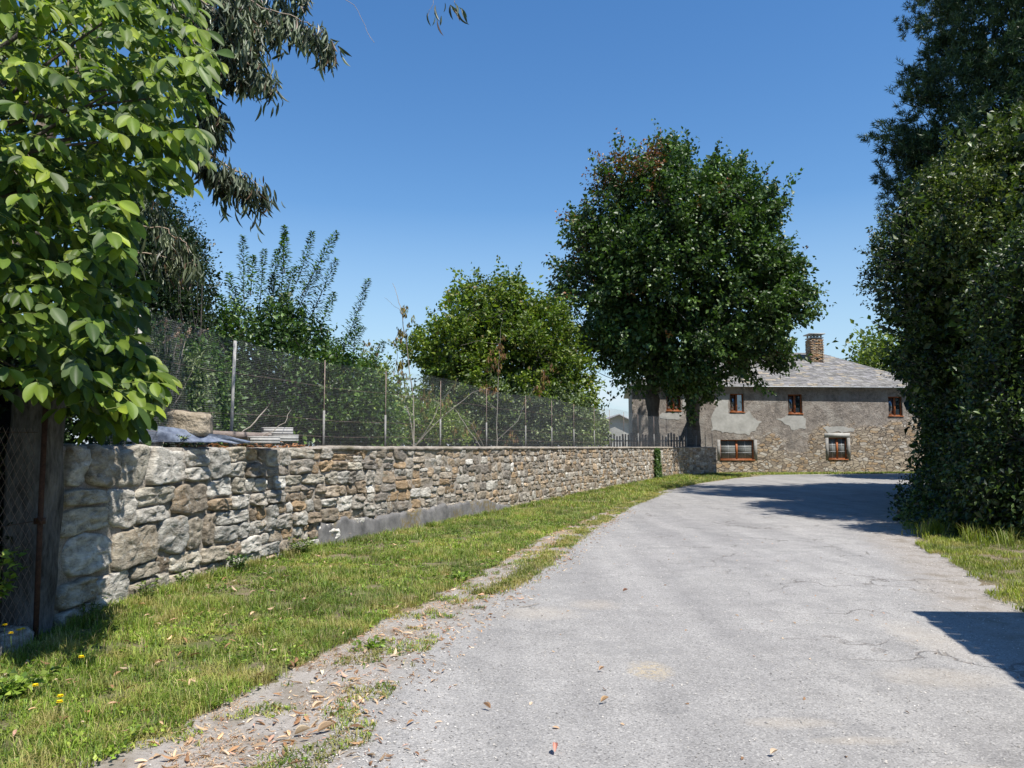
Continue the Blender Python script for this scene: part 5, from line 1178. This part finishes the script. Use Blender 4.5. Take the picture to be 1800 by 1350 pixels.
spr = [((1600, 470), (1512, 440)), ((1590, 460), (1530, 470)), ((1600, 520), (1530, 505)), ((1600, 400), (1545, 385)), ((1620, 350), (1585, 325)), ((1600, 600), (1545, 570)), ((1610, 640), (1548, 610)), ((1620, 660), (1560, 645)), ((1640, 680), (1590, 665)), ((1700, 280), (1705, 225)), ((1740, 260), (1752, 225)), ((1700, 300), (1680, 262)), ((1680, 330), (1650, 290)), ((1620, 700), (1585, 688)), ((1600, 560), (1535, 540)), ((1780, 240), (1792, 200)), ((1650, 740), (1628, 712)), ((1650, 780), (1632, 775))]
m = MB(); q3 = []; a3 = []
for (a, b_) in spr:
    Y_ = YWi+rng.uniform(-1, 1); a = at(*a, Y_); b_ = at(*b_, Y_); m.tube([a, b_], [0.012, 0.003], 4); n = 11
    for k in range(n):
        t = 0.2+0.8*k/(n-1); q3.append(tuple(a.lerp(b_, t))); a3.append(tuple((b_-a).normalized()+Vector(rng.normal(size=3)*0.4)))
q3 = np.array(q3); a3 = nrm(np.array(a3))
inn, ia = crown_pts(polyS, YWi+0.2, 2.3, 1700, 0.1, dref=110, inner=True)
put(willow, 'crown', [sprays(Q[~lit_top], A[~lit_top], 24, 0.34, 0.095, 0.046, 0.75, 0.25, GR1, jit=0.10), sprays(Q[lit_top], A[lit_top], 24, 0.36, 0.095, 0.046, 0.75, 0.25, GR2, jit=0.10), sprays(q3, a3, 6, 0.16, 0.08, 0.034, 0.7, 0.3, GR1, jit=0.045), sprays(inn, ia, 26, 0.55, 0.20, 0.13, 0.9, 0.3, GR1, jit=0.3)], M['leaf_glossy'])
trunk_tube(m, [(12.9, YWi+0.3, -0.1), (12.9, YWi+0.3, 1.5), (12.8, YWi+0.2, 3.5), (12.7, YWi, 6)], [0.26, 0.2, 0.15, 0.05]); nodes = limbs(m, (12.9, YWi+0.3, 1.4), Q, 60, 0.07, seed=9, tip=0.008); twigs(m, nodes, Q, A, 0.3, 0.007, 1.4, 0.25)
m.build('trunk', M['bark'], willow, smooth=True)
shrub('sallow_bush', 'dark bushy sallow nearest the camera at the right image edge behind the sunlit grass', 'shrub', [(1690, 946), (1690, 860), (1725, 760), (1735, 640), (1720, 520), (1780, 430), (1850, 380), (2150, 380), (2150, 950)], 13.5, 1.3, 1700, 22, 0.32, 0.095, 0.05, GR1, mat='leaf_glossy', trunk_r=0.12, z0=0, jit=0.12)
shrub('bramble_thicket', 'low dark bramble thicket at the foot of the sallow by the right road edge', 'shrub', [(1625, 905), (1650, 865), (1690, 835), (1725, 790), (1760, 760), (1830, 760), (2000, 780), (2000, 955), (1660, 958), (1625, 935)], 15.4, 1.6, 620, 18, 0.3, 0.075, 0.05, GR1, mat='leaf_glossy', trunk_r=0.03, z0=0)
shrub('roadside_alder', 'dark alder added out of sight behind the bushy sallow to widen the road shadow', 'tree', [(1665, 420), (1690, 300), (1750, 230), (1900, 200), (2150, 300), (2150, 850), (1690, 870), (1690, 700), (1665, 560)], 21, 3.4, 1500, 24, 0.6, 0.17, 0.11, GR1, mat='leaf_glossy', trunk_r=0.2, jit=0.25, z0=0)  # hidden tree added to fill out the canopy shadow across the road
shrub('roadside_maple', 'dark maple standing farther along the right road edge, its crown hidden behind the sallow', 'tree', [(1640, 520), (1680, 400), (1730, 280), (1820, 180), (1950, 200), (2050, 400), (2050, 820), (1675, 830), (1670, 700), (1670, 600)], 26, 4.4, 1300, 24, 0.7, 0.24, 0.16, GR1, mat='leaf_glossy', trunk_r=0.25, jit=0.3, z0=0)
shrub('roadside_oak', 'dark oak at the far right road bend seen only through gaps in the sallow', 'tree', [(1650, 560), (1690, 440), (1800, 330), (1950, 330), (2050, 500), (2050, 800), (1690, 815), (1680, 700)], 38, 4.4, 1100, 24, 0.9, 0.30, 0.20, GR1, mat='leaf_glossy', trunk_r=0.3, jit=0.35, z0=0)
shrub('fern_clump', 'bright fern clump catching light under the right trees', 'fern', [(1740, 905), (1790, 880), (1850, 890), (1850, 945), (1745, 945)], 13.6, 0.4, 60, 14, 0.3, 0.08, 0.03, GB, trunk_r=0.01, inner=0, z0=0, up=(0, 0, .8))

# ------------------------------------------------------------------ grass
def blades(P, h, w, cols, lean=0.8, clump=None):
    n = len(P); a = rng.uniform(0, 2*math.pi, n); d = np.stack([np.cos(a), np.sin(a), np.zeros(n)], 1); s = np.stack([-np.sin(a), np.cos(a), np.zeros(n)], 1)
    h = (h*rng.uniform(0.5, 1.4, n))[:, None]; w = (w*rng.uniform(0.7, 1.3, n))[:, None]; ln = lean*rng.uniform(0.2, 1.5, n)[:, None]; up = np.array([0, 0, 1.0])
    m1 = P+up*h*0.55+d*h*ln*0.35; t = P+up*h*(1-ln*0.3)+d*h*ln
    V = np.stack([P-s*w, P+s*w, m1-s*w*0.8, m1+s*w*0.8, t], 1).reshape(-1, 3); b = (np.arange(n)*5)[:, None]
    F = (np.array([(0, 1, 3), (0, 3, 2), (2, 3, 4)])[None]+b[:, :, None]).reshape(-1, 3)
    return V, F, np.repeat(cols, 5, axis=0)
GC = [((0.14, 0.23, 0.03), 5), ((0.20, 0.30, 0.045), 5), ((0.28, 0.36, 0.07), 3), ((0.08, 0.14, 0.03), 3), ((0.34, 0.31, 0.13), 2.4), ((0.46, 0.39, 0.22), 1.6)]
GY = [((0.24, 0.31, 0.04), 5), ((0.31, 0.37, 0.055), 4), ((0.13, 0.18, 0.03), 3), ((0.36, 0.33, 0.13), 2)]
GY0 = [((0.20, 0.25, 0.05), 5), ((0.27, 0.29, 0.07), 4), ((0.14, 0.19, 0.035), 3), ((0.40, 0.34, 0.17), 3)]
def nz2(x, y, f, o=0.0): return np.array([noise.noise(Vector((a*f, b*f, o))) for a, b in zip(x, y)])
def verge_pts(n, y0, y1, wmin=0, pw=1.0):
    y = y0+(y1-y0)*rng.random(n)**pw; a = wallX(y)+0.10; a = np.where(y < 6.6, -4.5, a); g = grassX(y); x = a+(g-a)*rng.random(n)
    e = nz2(x, y, 1.6, 3)*0.35+nz2(x, y, 5, 9)*0.16; k = x < g+0.03+e*0.8
    # bare worn spots near the wall and the edge
    b = nz2(x, y, 2.2, 20)+0.6*nz2(x, y, 6, 30); k &= (b > -0.55+0.5*rng.random(n)-0.12*(x > g-0.5))
    x, y = x[k], y[k]; return np.stack([x, y, zverge(x, y)-0.005], 1)
def gcol(P, cols):
    c = pick(cols, len(P), 1, 0.1); f = nz2(P[:, 0], P[:, 1], 1.3, 44); f2 = nz2(P[:, 0], P[:, 1], 4, 47)
    c = c*(1+0.35*f+0.35*f2)[:, None]; ed_ = np.clip(1-(grassX(P[:, 1])-P[:, 0])/0.55, 0, 1)*(P[:, 0] < asphX(P[:, 1])+0.3); dryf = np.clip(f2*1.8-0.1+0.9*(f > 0.2)*f+0.55*ed_*rng.random(len(P)), 0, 0.85)[:, None]
    return np.clip(c*(1-dryf)+np.array([0.36, 0.31, 0.13])*dryf, 0.01, 0.8)
L_ = []
for (n, y0, y1, h, w) in ((26000, 3.6, 5.2, 0.075, 0.0020), (46000, 5.2, 8.0, 0.070, 0.0022), (46000, 8, 12, 0.062, 0.0030), (42000, 12, 20, 0.065, 0.0045), (36000, 20, 42, 0.09, 0.008)):
    P = verge_pts(n, y0, y1); hh = h*(1+0.9*nz2(P[:, 0], P[:, 1], 1.1, 60)+0.5*nz2(P[:, 0], P[:, 1], 4, 61)); hh = np.clip(hh, h*0.3, h*2.2)
    a = rng.random(len(P)); L_.append(blades(P, hh, w, gcol(P, GC)))
# taller tufts
for (n, y0, y1) in ((170, 3.8, 9), (130, 9, 20)):
    c = verge_pts(n, y0, y1); P = np.repeat(c, 34, axis=0)+rng.normal(size=(len(c)*34, 3))*np.array([0.045, 0.045, 0]); L_.append(blades(P, 0.125, 0.0024, gcol(P, GC), lean=0.7))
n = 420; y = 6.8+33*rng.random(n)**1.4; P = np.stack([wallX(y)+0.10+0.16*rng.random(n), y, zverge(wallX(y)+0.2, y)], 1); P = np.repeat(P, 30, axis=0)+rng.normal(size=(n*30, 3))*np.array([0.05, 0.05, 0]); L_.append(blades(P, 0.11, 0.0035, gcol(P, GC), lean=0.8))
V, F, c = merge(L_); g = mesh_np('grass', V, F, M['grass'], c); tag(g, 'green verge grass with dry patches between stone wall and road', 'grass', kind='stuff')
# trampled low plants in the dirt strip
L_ = []
n = 42000; y = 3.7+22*rng.random(n)**1.5; g0 = grassX(y)-0.15; g1 = asphX(y)+0.10; x = g0+(g1-g0)*rng.random(n); b = nz2(x, y, 2.6, 80)+0.5*nz2(x, y, 8, 81)+0.25*nz2(x, y, 0.7, 82); k = b > 0.08+0.14*rng.random(n)
P = np.stack([x[k], y[k], np.full(k.sum(), 0.002)], 1); L_.append(blades(P, 0.028*(1+P[:, 1]*0.03), 0.0026*(1+P[:, 1]*0.05), gcol(P, GC), lean=1.1))

n = 15000; y = 8.5+19*rng.random(n)**1.2; x = asphX(y)-0.10+0.10*rng.normal(size=n)+0.12*nz2(y*0, y, 0.9, 7); k = nz2(x, y, 1.1, 66) > -0.22; Pe = np.stack([x[k], y[k], np.full(k.sum(), 0.002)], 1); L_.append(blades(Pe, 0.05, 0.004, gcol(Pe, GY0), lean=1.0))
n = 26000; y = 3.7+20*rng.random(n)**1.4; g0 = grassX(y)-0.25; g1 = asphX(y); x = g0+(g1-g0)*rng.beta(1.3, 1.8, n); k = nz2(x, y, 1.7, 71) > -0.10+0.2*rng.random(n); Ps = np.stack([x[k], y[k], np.full(k.sum(), 0.004)], 1); L_.append(blades(Ps, 0.012, 0.0018*(1+Ps[:, 1]*0.04), pick(TAN, len(Ps), 1), lean=3.6))
c = P[rng.choice(len(P), min(len(P), 1500))]; D = rng.normal(size=c.shape); D[:, 2] = abs(D[:, 2])*0.35; U = rng.normal(size=c.shape)*0.4; U[:, 2] += 1
L_.append(scat(TS, c+np.array([0, 0, 0.006]), nrm(D), nrm(U), 0.030, 0.018, pick(GC, len(c), 1))); 
V, F, c = merge(L_); tag(mesh_np('ground_cover', V, F, M['grass'], c), 'low trampled weeds and grass in the gravel strip along the asphalt', 'weeds', kind='stuff')
# broad leaved ground plants among the verge grass
c = verge_pts(3800, 3.7, 18); P = np.repeat(c, 7, axis=0)+rng.normal(size=(len(c)*7, 3))*np.array([.03, .03, 0])+np.array([0, 0, 0.025]); D = rng.normal(size=P.shape); D[:, 2] = abs(D[:, 2])*0.5; U = rng.normal(size=P.shape)*0.4; U[:, 2] += 1
tag(mesh_np('clover', *scat(TS, P, nrm(D), nrm(U), 0.035, 0.024, pick(GC[:4], len(P), 1))[:2], M['grass'], pick(GC[:4], len(P), 1).repeat(5, axis=0)), 'small broad leaved weeds scattered through the left verge grass', 'weeds', kind='stuff')
# right verge grass
L_ = []
for (n, y0, y1, h, w, wd) in ((95000, 6.2, 13.5, 0.06, 0.0034, 6.5), (16000, 13.5, 22, 0.10, 0.006, 5)):
    y = y0+(y1-y0)*rng.random(n); a = rightX(y); x = a+wd*rng.random(n)**1.3; e = nz2(x, y, 1.3, 5)*0.45+nz2(x, y, 5, 6)*0.15; k = (x > a+0.12+e) & (nz2(x, y, 3, 90) > -0.35+0.45*rng.random(n)); x, y = x[k], y[k]; a = a[k]
    P = np.stack([x, y, 0.012+0.12*np.clip((x-a)/4, 0, 1)], 1); L_.append(blades(P, h*(1+0.8*nz2(x, y, 1.3, 61)), w, gcol(P, GY), lean=0.6))
c = np.stack([rng.uniform(7.3, 10, 60), rng.uniform(12.0, 14.3, 60), np.full(60, 0.06)], 1); P = np.repeat(c, 30, axis=0)+rng.normal(size=(1800, 3))*np.array([.06, .06, 0]); L_.append(blades(P, 0.26, 0.005, gcol(P, GY), lean=0.6))
V, F, c = merge(L_); tag(mesh_np('grass', V, F, M['grass'], c), 'yellow green sunlit grass on the right road verge in front of the dark trees', 'grass', kind='stuff')
# grass strip below the farmhouse
n = 9000; u = rng.random(n); x = 12.3+15*u; y = 44.6+2.8*rng.random(n)+u*1.8; k = y > 43.6+(x-12)*0.30+0.35*nz2(x, y, 1, 4); k &= y < 47.9+(x-7.5)*0.08
P = np.stack([x[k], y[k], np.full(k.sum(), 0.0)], 1); V, F, c = blades(P, 0.10, 0.012, gcol(P, GC)); tag(mesh_np('grass', V, F, M['grass'], c), 'thin grass strip at the foot of the farmhouse wall', 'grass', kind='stuff')

# ------------------------------------------------------------------ litter
L_ = []
n = 620; y = 3.7+16*rng.random(n)**1.7; g0 = grassX(y)-0.35; g1 = asphX(y)+0.35; x = g0+(g1-g0)*rng.beta(2, 1.7, n); P = np.stack([x, y, np.full(n, 0.012)+0.006*rng.random(n)], 1); P[:, 2] += np.where(x < grassX(y)-0.05, 0.04, 0)
L_.append(litter(P, 0.078, TAN, wr=0.24)); 
n = 1900; y = 3.7+16*rng.random(n)**1.5; g0 = grassX(y)-0.1; g1 = asphX(y)+0.5; x = g0+(g1-g0)*rng.beta(2, 2, n); P = np.stack([x, y, np.full(n, 0.008)], 1); L_.append(litter(P, 0.045, TAN+[((0.25, 0.13, 0.08), 3)], wr=0.22))
n = 160; y = 4+9*rng.random(n); x = wallX(np.maximum(y, 6.8))+0.2+rng.random(n)*2; k = x < grassX(y); P = np.stack([x[k], y[k], zverge(x[k], y[k])+0.05], 1); L_.append(litter(P, 0.08, TAN))
n = 110; y = rng.uniform(4, 14, n); x = rng.uniform(0, 4.5, n); P = np.stack([x, y, np.full(n, 0.008)], 1); L_.append(litter(P, 0.035, TAN+[((0.12, 0.08, 0.06), 5)], wr=0.45))
V, F, c = merge(L_); tag(mesh_np('fallen_leaves', V, F, M['dry'], c, smooth=True), 'scattered tan dead leaves and bark scraps along the verge and gravel strip', 'leaves', kind='stuff')
# loose chippings
n = 11000; y = 3.6+18*rng.random(n)**1.8; side = rng.random(n) < 0.6; x = np.where(side, asphX(y)+rng.normal(size=n)*0.35-0.1, rightX(np.minimum(y, 36))-0.35+rng.normal(size=n)*0.35); k0 = rng.random(n) < 0.25; x = np.where(k0, rng.uniform(-0.5, 4.5, n), x)
P = np.stack([x, y, np.full(n, 0.003)], 1); s = rng.uniform(0.003, 0.009, n)[:, None, None]
oc = np.array([(1, 0, 0), (0, 1, 0), (-1, 0, 0), (0, -1, 0), (0, 0, .8), (0, 0, -.4)], float); V = P[:, None, :]+(oc[None]+rng.normal(size=(n, 6, 3))*0.2)*s
F = (np.array([(0, 1, 4), (1, 2, 4), (2, 3, 4), (3, 0, 4)])[None]+(np.arange(n)*6)[:, None, None]).reshape(-1, 3)
c = pick([((0.36, 0.34, 0.31), 3), ((0.46, 0.43, 0.39), 2), ((0.22, 0.21, 0.20), 1.5)], n, 1).repeat(6, axis=0)
M['chip'] = (lambda t: t.fin(t.attr(), 0.9))(NT('chipping')); tag(mesh_np('gravel', V.reshape(-1, 3), F, M['chip'], c), 'loose grey chippings scattered over the road edges', 'gravel', kind='stuff')

def big_leaf(px, py, L, ang, col, label, curl=-0.12, wr=0.36):
    a = (px-900)/FP; b = (675-py)/FP; d = np.array([a, cp-b*sp, sp+b*cp]); t = -(EYE-0.018)/d[2]; p = np.array([0, 0, EYE])+d*t
    D = np.array([[math.cos(ang), math.sin(ang), 0.22]]); V, F, c = scat(long_tmpl(7, curl, 0.45), np.array([p]), nrm(D), np.array([[0.1, 0, 1.0]]), L, L*wr, np.array([col]))
    tag(mesh_np('fallen_leaf', V, F, M['dry'], c, smooth=True), label, 'leaf', 'single dead leaves on the ground')
big_leaf(862, 1245, 0.06, 2.5, (0.42, 0.27, 0.18), 'curled brown leaf alone on the asphalt nearest the gravel strip')
big_leaf(1053, 1178, 0.05, 0.5, (0.55, 0.38, 0.27), 'small pale tan leaf on the asphalt left of the straw coloured stain', wr=0.5)
big_leaf(1056, 1234, 0.065, 0.5, (0.58, 0.42, 0.28), 'thin tan leaf on the asphalt below the straw coloured stain', wr=0.25)
big_leaf(975, 1322, 0.07, 1.5, (0.62, 0.33, 0.29), 'pinkish dry leaf on the asphalt at the bottom of the view', wr=0.45)
big_leaf(1355, 1325, 0.045, 0.3, (0.68, 0.55, 0.44), 'tiny cream leaf on the asphalt at the bottom right of the centre', wr=0.7)
big_leaf(1095, 1039, 0.06, 0.1, (0.45, 0.25, 0.18), 'reddish brown leaf far up the asphalt in the middle of the lane', wr=0.35)
big_leaf(550, 1245, 0.07, 0.6, (0.70, 0.55, 0.42), 'broad pale leaf lying on weeds at the near edge of the gravel strip', wr=0.5)
big_leaf(518, 1291, 0.09, 0.2, (0.72, 0.60, 0.46), 'long pale curved leaf on the gravel strip nearest the camera', wr=0.3)
big_leaf(558, 1287, 0.10, 0.5, (0.68, 0.52, 0.38), 'long tan curled leaf right of the pale curved leaf at the gravel edge', wr=0.22)
big_leaf(1213, 1183, 0.035, 2.0, (0.6, 0.45, 0.33), 'tiny tan leaf on the asphalt right of the straw coloured stain', wr=0.6) if False else None
m = MB()
def gp(px, py, z=0.012):
    a = (px-900)/FP; b = (675-py)/FP; d = Vector((a, cp-b*sp, sp+b*cp)); t = -(EYE-z)/d.z; return Vector((0, 0, EYE))+d*t
m.tube([gp(912, 1067), gp(928, 1065), gp(938, 1063), gp(950, 1060)], [0.004, 0.004, 0.003, 0.002], 5); m.tube([gp(930, 1065), gp(938, 1070), gp(946, 1072)], [0.003, 0.002, 0.0015], 5); m.tube([gp(935, 1064), gp(943, 1060, 0.03), gp(946, 1058, .03)], [0.003, 0.002, 0.001], 5)
tag(m.build('twig', M['twig']), 'small forked dry twig on the asphalt near the gravel strip', 'twig')

# ------------------------------------------------------------------ yellow flowers in the lower left
def flower(px, py, Y, label):
    p = at(px, py, Y); gz = 0.03 if Y > 3 else 0; r_ = empty('yellow_flower', (p.x, p.y, gz), label, 'flower', 'yellow flowers in the left verge')
    m = MB(); m.tube([(p.x+0.02, p.y, gz), (p.x+0.01, p.y, (p.z+gz)/2), (p.x, p.y, p.z)], 0.0018, 4, (0.12, 0.2, 0.04)); m.build('stem', M['grass'], r_)
    n = 26; a = np.linspace(0, 4*math.pi, n, endpoint=False); el = np.where(np.arange(n) < n/2, 0.15, 0.6); D = np.stack([np.cos(a)*np.cos(el), np.sin(a)*np.cos(el), np.sin(el)], 1); U = np.tile([0, 0, 1.0], (n, 1))+D*-0.3
    V, F, c = scat(TS, np.tile([p.x, p.y, p.z], (n, 1)), D, U, 0.021, 0.010, np.array([[0.85, 0.55, 0.0]])); mesh_np('petals', V, F, M['petal'], c, r_)
for (px, py, Y, lb) in ((8, 1099, 5.7, 'yellow flower against the chain-link fence at the left image edge'), (33, 1108, 5.75, 'yellow flower above the kerb stones right of the leftmost one'), (40, 1106, 5.8, 'yellow flower closest to the concrete pillar above the kerb'), (19, 1113, 5.7, 'low yellow flower just over the kerb between its neighbours'), (143, 1155, 5.35, 'single yellow flower in the grass in front of the stone wall end'), (106, 1224, 4.75, 'upper of two yellow flowers in the lower left grass'), (105, 1234, 4.70, 'lower of two yellow flowers in the lower left grass'), (62, 1205, 4.85, 'small yellow flower left of the pair in the grass')):
    flower(px, py, Y, lb)
# ------------------------------------------------------------------ weeds at the wall foot, ivy, brambles
def weed(name, label, p, rad, h, n, lL, lW, cols, cat='plant', up=1.0, mat='leaf'):
    r_ = empty(name, (p[0], p[1], p[2]), label, cat); th = rng.uniform(0, 2*math.pi, n); rr = rad*np.sqrt(rng.random(n)); t = rng.random(n)
    P = np.stack([p[0]+np.cos(th)*rr*t, p[1]+np.sin(th)*rr*t, p[2]+h*t*rng.uniform(.6, 1, n)], 1); D = np.stack([np.cos(th), np.sin(th), rng.uniform(-.3, .8, n)], 1)+rng.normal(size=(n, 3))*0.3; U = rng.normal(size=(n, 3))*0.4+np.array([0, -0.1, up])
    V, F, c = scat(TS, P, nrm(D), nrm(U), lL*rng.uniform(.6, 1.3, n), lW*rng.uniform(.6, 1.3, n), pick(cols, n, 1)); mesh_np('leaves', V, F, M[mat], c, r_)
    m = MB()
    for k in range(6):
        a = rng.uniform(0, 2*math.pi); m.tube([(p[0], p[1], p[2]), (p[0]+math.cos(a)*rad*.4, p[1]+math.sin(a)*rad*.4, p[2]+h*.5), (p[0]+math.cos(a)*rad*.7, p[1]+math.sin(a)*rad*.7, p[2]+h*.95)], [0.003, 0.0025, 0.001], 4, (0.1, 0.14, 0.05), cap=False)
    m.build('stem', M['grass'], r_)
def foot(px, out=0.22):
    s = s_at_px(px); p = WPX(s); nn = WNX(s); x, y = p[0]+nn[0]*out, p[1]+nn[1]*out; return (x, y, float(zverge(x, y)))
weed('nettle', 'dark green nettle clump at the wall foot below the ochre stones', foot(398), 0.17, 0.26, 260, 0.05, 0.028, G3)
weed('weed_clump', 'bright leafy weed clump at the wall foot where the cement footing starts', foot(512), 0.20, 0.26, 300, 0.055, 0.03, GB)
weed('weed_clump', 'small weed growing at the foot of the pale wall corner', foot(235), 0.12, 0.24, 130, 0.05, 0.022, GB)
weed('weed_clump', 'thin weed with reddish stems between pillar and stone wall', foot(150, 0.12), 0.12, 0.22, 120, 0.05, 0.02, GB)
weed('weed_clump', 'low weed in front of the moss stained stone', foot(312, 0.15), 0.12, 0.2, 130, 0.04, 0.022, GB)
weed('dock_plant', 'broad leaved dock plant at the edge of the verge beside the gravel', (grassX(9.4)-0.1, 9.4, 0.01), 0.14, 0.08, 60, 0.09, 0.045, GC[:4])
weed('dock_plant', 'small dock plant in the gravel strip left of the asphalt', (-1.12, 6.3, 0.0), 0.12, 0.06, 50, 0.07, 0.035, GC[:4])
weed('mallow_plant', 'rounded leafy plant in the lower left corner of the verge', (-3.15, 4.95, 0.05), 0.30, 0.16, 260, 0.055, 0.045, GC[:4])
weed('bramble', 'bright bramble leaves growing through the chain-link fence', (-3.87, 5.9, 0.45), 0.18, 0.42, 110, 0.07, 0.05, GC[:4])
weed('wall_fern', 'small yellow green plant growing on the wall top beside the plastic sheet', tuple(at(322, 772, 8.95)), 0.08, 0.05, 60, 0.03, 0.02, GB)
iv = empty('ivy', (foot(1152)[0], foot(1152)[1], 0), 'ivy patch climbing the stone wall near its far corner', 'ivy')
s_ = s_at_px(1152); n = 1500; ss = s_+rng.normal(size=n)*0.45; zz = 0.15+1.4*rng.random(n); k = abs(ss-s_-(0.8-zz)*0.25) < 0.75*(1-0.3*zz); ss, zz = ss[k], zz[k]
P = np.array([(WPX(s)[0]+WNX(s)[0]*0.09, WPX(s)[1]+WNX(s)[1]*0.09, z) for s, z in zip(ss, zz)]); nn = np.array([(*WNX(s), 0.3) for s in ss]); D = rng.normal(size=P.shape)*0.6; D[:, 2] -= 0.5
V, F, c = scat(TS, P, nrm(D), nrm(nn+rng.normal(size=P.shape)*.3), 0.10, 0.09, pick(G3+[((0.08, 0.14, 0.03), 5)], len(P), 1)); mesh_np('leaves', V, F, M['leaf'], c, iv)
